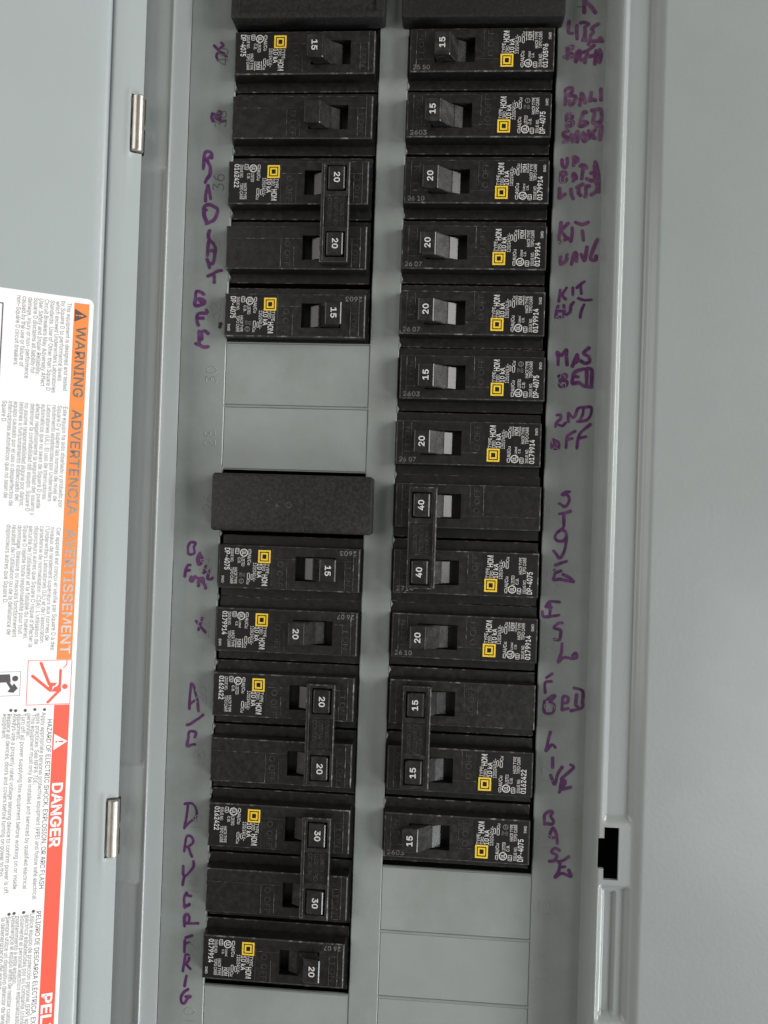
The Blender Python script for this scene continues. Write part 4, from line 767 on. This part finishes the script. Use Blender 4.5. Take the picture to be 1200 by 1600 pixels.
def label_print(num, nom, listed, swd, box):
    b = MB(); D = FACE+0.13
    def t(s, y0, y1, xt, xb, bold=0.004, key='white_print'):
        b.text(s, (label_item(xb), label_y(y0)), (0, 1), (1, 0), label_y(y1)-label_y(y0), label_item(xt)-label_item(xb), D, key, bold=bold)
    def fr(xa, xb, ya, yb, th, key='white_print'): b.frame(label_item(xb), label_item(xa), label_y(yb), label_y(ya), th, D, key)
    # square emblem: nested yellow frames and a D
    x0, x1, y0, y1 = label_item(605), label_item(540), label_y(960), label_y(893)
    b.frame(x0, x1, y0, y1, 0.62, D, 'yellow')
    b.frame(x0+1.02, x1-1.02, y0+1.02, y1-1.02, 0.62, D, 'yellow'); 
    t('TYPE', 890, 838, 546, 563); t('TIPO', 890, 852, 566, 583); t('HOM', 833, 775, 553, 582, 0.012)
    t('10 kA', 890, 815, 584, 608, 0.012); t('120/240 V~', 893, 795, 613, 630, 0.004)
    fr(643, 657, 960, 941, 0.22); t('Al/Cu', 936, 880, 643, 660)
    fr(646, 660, 836, 808, 0.22); fr(628, 641, 830, 806, 0.22); t('Cu', 804, 780, 646, 662)
    b.ring(label_item(681), label_y(943), 1.2, 1.55, D, 'white_print'); t('UL', 953, 932, 671, 690, 0.02)
    if listed: t('LISTED', 918, 872, 676, 692); t('C.B.', 918, 886, 698, 712)
    else: t('Listed', 918, 882, 680, 692); t('C.B.', 914, 890, 698, 710)
    if nom:
        t('NOM', 822, 781, 677, 698, 0.012)
        for xa in (668, 703): b.flat([(label_item(xa+3), label_y(826)), (label_item(xa), label_y(826)), (label_item(xa), label_y(777)), (label_item(xa+3), label_y(777))], D, 'white_print')
    elif swd:
        b.ring(label_item(690), label_y(795), 0.75, 1.0, D, 'grey_print'); b.flat([(label_item(692), label_y(808)), (label_item(689), label_y(808)), (label_item(689), label_y(783)), (label_item(692), label_y(783))], D+.01, 'grey_print')
        t('TIP', 838, 816, 672, 685, key='grey_print'); t('ED', 838, 818, 690, 702, key='grey_print')
    fr(706, 727, 963, 938, 0.2); t(box, 958, 943, 710, 723)
    t('HACR TYPE', 865, 780, 713, 729); t('TIPO CARR', 865, 780, 733, 749); t('ISSUE NO.', 963, 892, 735, 750)
    big = num.startswith('DP')
    t(num, 965, 843 if not big else 852, 755, 782 if big else 780, 0.014)
    if swd: t('SWD', 820, 784, 782, 795)
    return b
_mc = {}
def shared(key, fn, smooth=None, fix=True):
    if key not in _mc:
        me = fn().mesh(key if isinstance(key, str) else '_'.join(map(str, key)))
        if fix: recalc(me)
        _mc[key] = me
        if smooth: me.polygons.foreach_set('use_smooth', [True]*len(me.polygons)); me.set_sharp_from_angle(angle=math.radians(smooth))
    return _mc[key]
def sticker_mesh():
    b = MB(); b.box(1.5, 21.7, -7.7, 7.6, FACE-0.02, FACE+0.1, 'sticker_black', ch=0.05); return b
def shift(o, y): o.location = P(0, y, 0); return o
def make_breaker(label, side, vc, dx, poles, rating, num=None, nom=False, listed=True, swd=True, box='E1', date=None, off=False, tips=(41.2, 47.3), lab=True):
    flip = side == 'R'
    org = P((124.9+1.0-dx if flip else dx), vc, 0)
    t = thing('circuit_breaker', label, 'circuit breaker', 'circuit breakers in the two columns', org, flip, math.radians(random.uniform(-0.25, 0.25)))
    for k in range(poles):
        y = k*PITCH; has = lab and k == 0
        cs = shift(link('case', shared('case', case_mesh), t), y)
        for q in ridge_bars(has): link('moulded_ridge', shared(('ridge',)+q, lambda: ridge_mesh(q)), cs)
        link('off_marking', shared('offmark', off_mark_mesh, fix=False), cs); link('on_marking', shared('onmark', on_mark_mesh, fix=False), cs)
        tg = shift(link('toggle', shared(('toggle', tips, off), lambda: toggle_mesh(*tips, off), smooth=5), t), y)
        if rating: link('rating_number', shared(('num', rating, tips, off), lambda: number_mesh(rating, *tips, off), fix=False), tg)
        if has:
            st = shift(link('label', shared('sticker', sticker_mesh), t), y)
            link('label_print', shared(('print', num, nom, listed, swd, box), lambda: label_print(num, nom, listed, swd, box), fix=False), st)
        if date and k == 0:
            def dm():
                b = MB(); b.text(date, (54.6, -7.5), (-1, 0), (0, 1), 6.4, 1.75, FACE+0.05, 'grey_print', bold=0.004); return b
            link('date_code', shared(('date', date), dm, fix=False), cs)
    if poles == 2:
        def tie():
            b = MB(); x0, x1 = tips[0]-2.9, tips[1]+1.9; ya, yb = -6.3, PITCH+6.9; d0, d1 = 5.6, 9.3; c = 0.35
            b.rect_band((x0, x1, ya, yb, d0), (x0, x1, ya, yb, d1-c), 'toggle'); b.rect_band((x0, x1, ya, yb, d1-c), (x0+c, x1-c, ya+c, yb-c, d1), 'worn')
            hx0, hx1 = tips[0]-0.75, tips[1]+0.75; hs = [(-5.0, 5.0), (PITCH-5.0, PITCH+5.0)]
            xs = [x0+c, hx0, hx1, x1-c]; ys = [ya+c, hs[0][0], hs[0][1], 6.5, PITCH-6.5, hs[1][0], hs[1][1], yb-c]
            for i in range(3):
                for j in range(7):
                    if (i == 1 and j in (1, 5)) or j == 3: continue
                    b.quad((xs[i], ys[j], d1), (xs[i], ys[j+1], d1), (xs[i+1], ys[j+1], d1), (xs[i+1], ys[j], d1), 'toggle')
            # sunk middle with fine ribs between the two number windows
            b.rect_band((xs[0], xs[3], 6.5, PITCH-6.5, d1), (xs[0]+.1, xs[3]-.1, 6.8, PITCH-6.8, d1-.8), 'worn')
            b.quad((xs[0]+.1, 6.8, d1-.8), (xs[0]+.1, PITCH-6.8, d1-.8), (xs[3]-.1, PITCH-6.8, d1-.8), (xs[3]-.1, 6.8, d1-.8), 'black')
            for h in hs: b.rect_band((hx0, hx1, h[0], h[1], d1), (hx0, hx1, h[0], h[1], 5.6), 'void')
            b.quad((x0, ya, d0), (x1, ya, d0), (x1, yb, d0), (x0, yb, d0), 'black')
            return b
        ti = link('handle_tie', shared(('tie', tips), tie), t)
        def tie_text():
            b = MB()
            for i, s in enumerate(('COMMON TRIP', 'DISPARO', 'COMUN')):
                b.text(s, (tips[1]-1.6-i*2.4, 7.3), (0, 1), (1, 0), (10.6, 10.4, 8)[i], 1.6, 8.72, 'worn_text', thick=0.2)
            return b
        link('moulded_lettering', shared(('tietext', tips), tie_text, fix=False), ti)
        if True:
            def bar():
                b = MB(); b.box(tips[0]-2.55, tips[0]-1.6, -5.6, PITCH+6.2, 9.25, 9.6, 'toggle', ch=0.1, edge='worn'); return b
            link('tie_rib', shared(('rib', tips), bar), ti)
    return t
TR = (43.0, 48.9)
def vcen(n, dv): return V0+PITCH*(n-.5)+dv
make_breaker('15 amp breaker with dusty toggle off, first below the upper left filler plate', 'L', vcen(1, 2.0), 0.0, 1, '15', 'DP-4075', nom=True, swd=False, off=True, box='E1')
make_breaker('unlabelled black breaker, second down in the left column, toggle off', 'L', vcen(2, 1.8), -0.2, 1, None, lab=False, off=True)
make_breaker('20 amp double breaker with tied toggles beside the word range, uppermost double on the left', 'L', vcen(3, 2.1), -0.9, 2, '20', '0162422', nom=False, swd=False, box='74')
make_breaker('15 amp breaker directly above the two grey blanks on the left', 'L', vcen(5, 3.2), -0.5, 1, '15', 'DP-4075', date='2603')
make_breaker('15 amp breaker directly below the plain filler plate on the left', 'L', vcen(9, -0.2), 0.6, 1, '15', 'DP-4075', date='2603')
make_breaker('20 amp breaker with toggle off, beside the small purple cross', 'L', vcen(10, -1.0), 0.4, 1, '20', '0179914', nom=True, listed=False, date='26 07', off=True, box='E3')
make_breaker('20 amp double breaker with tied toggles beside the purple A/C writing', 'L', vcen(11, -1.2), 0.0, 2, '20', '0162422', swd=False, box='74')
make_breaker('30 amp double breaker with tied toggles beside the purple DRYER writing', 'L', vcen(13, -1.4), 0.0, 2, '30', '0162422', swd=False, box='74')
make_breaker('20 amp breaker at the bottom of the left column beside FRIG', 'L', vcen(15, -1.0), -0.5, 1, '20', '0179914', nom=True, listed=False, date='26 07', box='E3')
make_breaker('15 amp breaker numbered 0170586, first below the upper right filler plate', 'R', vcen(1, 1.2), 0.3, 1, '15', '0170586', nom=True, listed=False, date='25 50', tips=(40.6, 46.4), box='E3')
make_breaker('15 amp breaker second down in the right column, beside the three-line bedroom writing', 'R', vcen(2, 1.2), 0.7, 1, '15', 'DP-4075', date='2603', tips=TR)
make_breaker('20 amp breaker third down in the right column, dated 26 10', 'R', vcen(3, 1.3), 0.8, 1, '20', '0179914', nom=True, listed=False, date='26 10', tips=TR, box='E3')
make_breaker('20 amp breaker fourth down in the right column, beside KIT and UNC', 'R', vcen(4, 1.3), 1.0, 1, '20', '0179914', nom=True, listed=False, date='26 07', tips=TR, box='E3')
make_breaker('20 amp breaker fifth down in the right column, beside KIT and EXT', 'R', vcen(5, 1.2), 0.9, 1, '20', '0179914', nom=True, listed=False, date='26 07', tips=TR, box='E3')
make_breaker('15 amp breaker sixth down in the right column, beside MAS BED', 'R', vcen(6, 0.6), 0.1, 1, '15', 'DP-4075', date='2603', tips=TR)
make_breaker('20 amp breaker directly above the 40 amp double breaker, beside 2ND OFF', 'R', vcen(7, 0.4), 0.8, 1, '20', '0179914', nom=True, listed=False, date='26 07', tips=TR, box='E3')
make_breaker('40 amp double breaker with tied toggles beside the purple STOVE writing', 'R', vcen(9, -0.8), 0.2, 2, '40', 'DP-4075', swd=False, box='AZ', date='2714', tips=TR)
make_breaker('20 amp breaker between the 40 amp double and the 15 amp double on the right', 'R', vcen(10, -1.4), 0.0, 1, '20', '0179914', nom=True, listed=False, date='26 10', tips=TR, box='E3')
make_breaker('15 amp double breaker with tied toggles, lower of the doubles on the right', 'R', vcen(12, -1.5), 0.1, 2, '15', '0162422', swd=False, box='74', tips=TR)
make_breaker('15 amp breaker at the bottom of the right column beside BASE', 'R', vcen(13, -1.3), 0.5, 1, '15', 'DP-4075', date='2603', tips=TR)

# ================================================================= filler plates
def filler(label, u0, u1, v0, v1, rim):
    cu, cv = (u0+u1)/2, (v0+v1)/2
    t = thing('filler_plate', label, 'filler plate', 'black filler plates over empty slots', P(cu, cv, 0))
    hw, hh = (u1-u0)/2, (v1-v0)/2
    b = MB()
    lo = [rrect(-hw+.1, hw-.1, -hh+.1, hh-.1, 1.2, 0.6), rrect(-hw, hw, -hh, hh, 1.3, 7.2), rrect(-hw+.3, hw-.3, -hh+.3, hh-.3, 1.1, 7.8), rrect(-hw+.8, hw-.8, -hh+.8, hh-.8, 0.9, 8.0)]
    if rim: lo += [rrect(-hw+3.2, hw-3.4, -hh+3.2, hh-2.4, 0.6, 8.0), rrect(-hw+3.5, hw-3.7, -hh+3.5, hh-2.7, 0.5, 7.3)]
    b.loft(lo, 'filler')
    o = b.build('plate', t); auto_smooth(o, 40)
    b = MB()
    b.ring(-1.0, 0.6, 0.9, 1.15, 8.03 if not rim else 7.33, 'worn', 16)
    b.text('41', (-6, 0.5), (0, 1), (1, 0), 2.0, 1.2, 8.03 if not rim else 7.33, 'worn'); b.flat([(-9.5, -1), (-8.8, -1), (-8.8, -.8), (-9.5, -.8)], 8.03 if not rim else 7.33, 'worn')
    b.build('moulded_mark', o, fix=False)
    b = MB()
    for sx in (-1, 1): b.box(sx*24-2, sx*24+2, -9.5, 9.5, -10, 0.7, 'filler')
    b.build('clip', t)
filler('plain charcoal filler plate between the grey blanks and a breaker', -1.6, 61.0, 186.6, 208.9, False)
filler('black filler plate with raised rim cut by the top edge, left column', -0.6, 59.6, -14.5, 9.9, True)
filler('smooth black filler plate cut by the top edge, right column', 66.0, 128.2, -14.5, 10.2, False)
LABEL_LINES = [
('This equipment is designed and tested', 0.5, 32.53, 6.87),
('by Square D to performance levels', 0.14, 29.22, 8.84),
('which exceed Underwriters Laboratories', 0.39, 33.74, 10.68),
('Standards. Use of Other than Square D', 0.36, 33.11, 12.54),
('Circuit Breakers May Adversely Affect', 0.27, 31.8, 14.46),
('User Safety and Impair Reliability.', 0.26, 28.03, 16.25),
('Square D disclaims all liability for', 0.26, 27.51, 18.01),
('damage, injury or non-performance', 0.26, 29.44, 19.92),
('caused by the use or failure of', 0.26, 25.4, 21.81),
('non-Square D circuit breakers.', 0.16, 25.34, 23.64),
('Este equipo ha sido diseñado y probado por', 38.47, 75.24, 6.48),
('Square D y supera las normas de nivel de', 38.26, 73.08, 8.37),
('rendimiento establecidas por Underwriters', 38.28, 73.17, 10.14),
('Laboratories (UL). El uso de interruptores', 38.35, 72.56, 11.99),
('automáticos que no sean de Square D puede', 38.21, 75.87, 13.82),
('afectar negativamente la seguridad del usuario y', 38.27, 78.56, 15.62),
('deteriorar la confiabilidad del equipo. Square D', 38.35, 77.14, 17.39),
('no asume responsabilidad alguna por daños,', 38.37, 75.54, 19.38),
('lesiones o funcionamiento inadecuado del', 38.27, 73.57, 21.01),
('equipo causado por el uso o desperfectos de', 38.18, 75.46, 22.9),
('interruptores automáticos que no sean de', 38.1, 72.7, 24.67),
('Square D.', 38.17, 45.93, 26.61),
('Cet appareil est conçu et vérifié par Square D à des', 82.64, 127.05, 6.66),
('niveaux de rendement supérieurs aux normes de', 82.45, 123.64, 8.64),
("l'Underwriters Laboratories (UL) et de l'association", 82.36, 124.31, 10.36),
("canadienne de normalisation (CSA). L'utilisation de", 82.27, 124.93, 12.17),
("disjoncteurs autres que Square D risque d'affecter la", 82.4, 125.97, 14.04),
("sécurité de l'utilisateur et la fiabilité du matériel.", 82.32, 123.02, 15.9),
('Square D rejette toute responsabilité pour tout', 82.28, 121.14, 17.67),
('dommage, blessure ou mauvais fonctionnement', 82.36, 122.29, 19.56),
("résultant de l'utilisation ou de la défaillance de", 82.27, 121.37, 21.39),
('disjoncteurs autres que Square D.', 82.19, 110.3, 23.17),
('HAZARD OF ELECTRIC SHOCK, EXPLOSION, OR ARC FLASH', 152.26, 213.3, 6.38),
('Apply appropriate personal protective equipment (PPE) and follow safe electrical', 149.62, 216.9, 8.52),
('work practices. See NFPA 70E.', 149.76, 175.58, 10.28),
('This equipment must only be installed and serviced by qualified electrical', 150.16, 212.81, 11.9),
('personnel.', 149.85, 158.13, 13.34),
('Turn off all power supplying this equipment before working on or inside', 149.78, 212.39, 15.13),
('equipment.', 149.84, 159.1, 16.54),
('Always use a properly rated voltage sensing device to confirm power is off.', 149.64, 213.96, 18.02),
('Replace all devices, doors and covers before turning on power to this', 149.7, 207.33, 19.83),
('equipment.', 149.62, 158.45, 21.27),
('PELIGRO DE DESCARGA ELÉCTRICA, EX', 221.45, 261.88, 6.9),
('Utilice equipo de protección personal (EPP) ap', 222.02, 261.5, 8.95),
('eléctrica establecidas por su Compañía (cons', 222.15, 261.2, 10.53),
('Solamente el personal eléctrico especializado', 222.22, 260.92, 12.1),
('mantenimiento a este equipo.', 222.21, 246.55, 13.71),
('Desenergice el equipo antes de realizar cualqu', 221.99, 260.4, 15.06),
('Siempre utilice un dispositivo detector de tens', 221.98, 260.03, 16.86),
('la desenergización del equipo', 222.2, 247.45, 18.37),
]
BULLETS = [(148.61, 8.36), (148.46, 11.61), (148.64, 14.77), (148.59, 17.92), (148.43, 19.47), (221.19, 8.68), (221.18, 11.89), (221.09, 15.04), (221.16, 16.68)]
# ================================================================= the opened door
PHI = math.radians(26); UH, DH = -30.0, 19.0
door = thing('panel_door', 'grey panel door swung open on the left, carrying warning sticker', 'panel door', loc=P(UH, 0, DH))
# local door axes: s away from the hinge edge, v downwards, n out of the door face; the empty is turned about the hinge line
door.rotation_euler = (0, 0, 0)
def D(s, v, n=0.0): return (-s*math.cos(PHI)+n*math.sin(PHI), v, s*math.sin(PHI)+n*math.cos(PHI))
def dpro(s):
    n = -1.9*math.exp(-abs((s-11.6)/0.6)**1.4) - 0.55*math.exp(-((s-11.6)/3.2)**2)
    return n
HN = [(46.0, 68.0), (309.8, 332.0)]
ss = sorted(set([round(x, 3) for x in frange(0, 4.2, .6)+frange(4.2, 8, .5)+frange(8, 16, .11)+[18, 24, 40, 80, 140, 260]]))
dv = sorted(set([round(x, 3) for x in frange(-60, 470, 20)+[q for h in HN for q in (h[0]-2, h[0]-1, h[0], h[1], h[1]+1, h[1]+2)]]))
b = MB(); ns = len(ss)
def lip(s, v):
    # the sheet is pressed up a little round each hinge notch
    e = 0
    for h in HN:
        if h[0]-3 < v < h[1]+3: e += 0.5*math.exp(-((s-4.8)/1.2)**2)*sstep(h[0]-3, h[0], v)*(1-sstep(h[1], h[1]+3, v))
    return e
verts = [D(s, v, dpro(s)+lip(s, v)) for v in dv for s in ss]; faces = []
def notch(s, v): return s < 4.2 and any(h[0] < v < h[1] for h in HN)
for j in range(len(dv)-1):
    for i in range(ns-1):
        if notch((ss[i]+ss[i+1])/2, (dv[j]+dv[j+1])/2): continue
        faces.append((j*ns+i, j*ns+i+1, (j+1)*ns+i+1, (j+1)*ns+i))
b.add(verts, faces, 'lit_door_paint')
# hemmed edge and back of the sheet
spans = [(-60, HN[0][0], 0), (HN[0][0], HN[0][1], 4.2), (HN[0][1], HN[1][0], 0), (HN[1][0], HN[1][1], 4.2), (HN[1][1], 470, 0)]
for v0, v1, s0 in spans:
    n0 = dpro(s0)
    b.quad(D(s0, v0, n0), D(s0, v1, n0), D(s0-.25, v1, n0-.35), D(s0-.25, v0, n0-.35), 'lit_door_paint')
    b.quad(D(s0-.25, v0, n0-.35), D(s0-.25, v1, n0-.35), D(s0-.1, v1, n0-2.2), D(s0-.1, v0, n0-2.2), 'lit_door_paint')
    b.quad(D(s0-.1, v0, n0-2.2), D(s0-.1, v1, n0-2.2), D(260, v1, -3.6), D(260, v0, -3.6), 'lit_door_paint')
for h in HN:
    for v in h: b.quad(D(0, v, 0), D(4.2, v, 0), D(4.2, v, -2.2), D(0, v, -2.2), 'lit_door_paint')
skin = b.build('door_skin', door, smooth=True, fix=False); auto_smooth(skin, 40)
# hinges: rolled knuckle on its leaf
for h in HN:
    b = MB(); r = 2.25; s0, n0 = 1.35, 0.1
    loops = []
    for v, rr in ((h[0]+.5, r-.35), (h[0]+.9, r), (h[1]-.9, r), (h[1]-.5, r-.35)):
        loops.append([(s0+rr*math.cos(a*math.pi/12), v, n0+rr*math.sin(a*math.pi/12)) for a in range(24)])
    b.loft([[D(*q) for q in l] for l in loops], 'zinc')
    hg = b.build('hinge', door); auto_smooth(hg, 40)
    b = MB(); v0, v1 = h[0]+1.2, h[1]-1.2; m = (v0+v1)/2
    for a, c in ((v0, v0+8.2), (m+1.8, v1)):
        b.loft([[D(*q) for q in l] for l in ([(-1.4, a, -4.2), (-0.7, a, -4.2), (-0.5, a, 0.4), (-1.2, a, 0.4)], [(-1.4, c, -4.2), (-0.7, c, -4.2), (-0.5, c, 0.4), (-1.2, c, 0.4)])], 'void')
    b.build('hinge_leaf', hg)

# --- warning sticker
DEL = 0.0129; SO, VO = 16.2, 127.0
def LB(a, b_, n): # a along the reading direction (down), b towards the free edge of the door
    return D(SO+a*math.sin(DEL)+b_*math.cos(DEL), VO+a*math.cos(DEL)-b_*math.sin(DEL), n)
class LMB(MB):
    # collects flat print in sticker coordinates (x = b, y = a) and maps it onto the door
    def mesh(s, name, smooth=False):
        s.v = [LB(y, x, d) for x, y, d in s.v]; return MB.mesh(s, name, smooth)
    def poly(s, pts, d, key): s.flat([(b_, a) for a, b_ in pts], d, key)
    def say(s, body, a0, a1, bc, cap, d, key, bold=0.0): s.text(body, (bc+cap*0.5, a0), (0, 1), (-1, 0), a1-a0, cap, d, key, bold=bold)
stk = LMB(); pts = [(a, b_) for a, b_, _ in rrect(-1.9, 300, -1.5, 70, 2.2, 0, 5)]
stk.loft([[(b_, a, -0.05) for a, b_ in pts], [(b_, a, 0.06) for a, b_ in pts]], 'sticker')
sticker = stk.build('warning_sticker', door); sticker['label'] = 'white warning sticker with orange and red bands'
L1, L2, L3 = 0.09, 0.12, 0.15
b = LMB(); b.poly([(0, 0), (130.6, 0), (130.6, 5.2), (0, 5.2)], L1, 'orange'); b.build('orange_band', sticker, fix=False)
b = LMB(); b.poly([(147.1, -0.1), (300, -0.1), (300, 5.2), (147.1, 5.2)], L1, 'red'); b.build('red_band', sticker, fix=False)
b = LMB(); b.say('WARNING', 8.6, 34.6, 2.45, 3.3, L2, 'foil', 0.01); b.say('ADVERTENCIA', 39.2, 77.8, 2.45, 3.3, L2, 'foil', 0.01); b.say('AVERTISSEMENT', 82.9, 128.5, 2.45, 3.3, L2, 'foil', 0.01)
b.build('band_lettering', sticker, fix=False)
b = LMB(); b.poly([(2.2, 4.9), (4.6, 0.5), (7.0, 4.9)], L2, 'text_dark'); b.poly([(4.25, 1.9), (4.95, 1.9), (4.8, 3.6), (4.4, 3.6)], L3, 'orange'); b.ring(4.2, 4.6, 0, .32, L3, 'orange', 10)
b.build('alert_triangle', sticker, fix=False)
b = LMB(); b.say('DANGER', 175.5, 198.9, 2.7, 3.4, L2, 'sticker', 0.025); b.say('PELIGRO', 251.6, 278.5, 2.7, 3.4, L2, 'sticker', 0.025); b.build('band_lettering', sticker, fix=False)
b = LMB(); b.poly([(157.6, 4.7), (160.5, 0.1), (163.5, 4.7)], L2, 'sticker'); b.poly([(160.15, 1.5), (160.85, 1.5), (160.7, 3.2), (160.3, 3.2)], L3, 'red'); b.ring(3.85, 160.5, 0, .35, L3, 'red', 10)
b.build('alert_triangle', sticker, fix=False)
def limb(b, p, q, r, d, key):
    (a0, b0), (a1, b1) = p, q; l = math.hypot(a1-a0, b1-b0); na, nb = -(b1-b0)/l*r, (a1-a0)/l*r
    b.poly([(a0+na, b0+nb), (a1+na, b1+nb), (a1-na, b1-nb), (a0-na, b0-nb)], d, key)
    b.ring(b0, a0, 0, r, d+.004, key, 12); b.ring(b1, a1, 0, r, d+.006, key, 12)
b = LMB(); b.frame(-0.2, 14.7, 130.7, 146.9, 0.22, L1+.01, 'red')
b.ring(1.9, 140.5, 0, 0.95, L2, 'red', 16)
b.poly([(139.2, 3.3), (142.3, 3.1), (142.2, 7.2), (138.9, 7.3)], L2, 'red')
limb(b, (140.0, 3.6), (134.4, 3.6), 0.42, L2+.01, 'red'); limb(b, (141.8, 3.6), (146.0, 7.4), 0.45, L2+.02, 'red')
limb(b, (139.4, 7.2), (131.8, 10.3), 0.5, L2+.03, 'red'); limb(b, (141.4, 7.2), (136.4, 12.9), 0.5, L2+.04, 'red')
for p, q in (((131.0, 1.6), (132.4, 1.6)), ((132.4, 1.6), (133.3, 2.2)), ((133.3, 2.2), (133.8, 2.7))): limb(b, p, q, 0.12, L2+.05, 'red')
b.poly([(139.4, 3.9), (140.6, 5.0), (140.4, 5.3), (142.0, 6.4), (140.1, 5.9), (140.3, 5.5), (139.1, 4.6)], L3+.06, 'sticker')
b.build('shock_pictogram', sticker, fix=False)
b = LMB(); b.frame(16.8, 29.5, 134.6, 143.3, 0.15, L1+.01, 'text_grey')
b.ring(18.6, 137.1, 0, 1.0, L2, 'text_dark', 16); b.poly([(135.5, 20.4), (138.3, 20.0), (138.5, 24.5), (135.6, 26.5)], L2, 'text_dark')
limb(b, (138.2, 21.0), (140.8, 19.4), 0.5, L2+.01, 'text_dark'); b.poly([(138.8, 18.9), (140.6, 17.6), (142.2, 19.0), (141.8, 20.9), (140.2, 19.8)], L2+.02, 'text_dark')
b.build('reader_pictogram', sticker, fix=False)
b = LMB(); b.frame(28.6, 70, 3.4, 125, 0.4, L1, 'text_dark'); b.build('box_outline', sticker, fix=False)
b = LMB()
for t_, a0, a1, bc in LABEL_LINES:
    head = t_.startswith('HAZARD') or t_.startswith('PELIGRO')
    b.say(t_, a0, a1, bc, 1.45 if not head else 1.6, L2, 'text_dark' if head else 'text_grey', 0.0)
for a, c in BULLETS: b.ring(c, a, 0, 0.55, L2, 'text_dark', 10)
b.build('printed_text', sticker, fix=False)
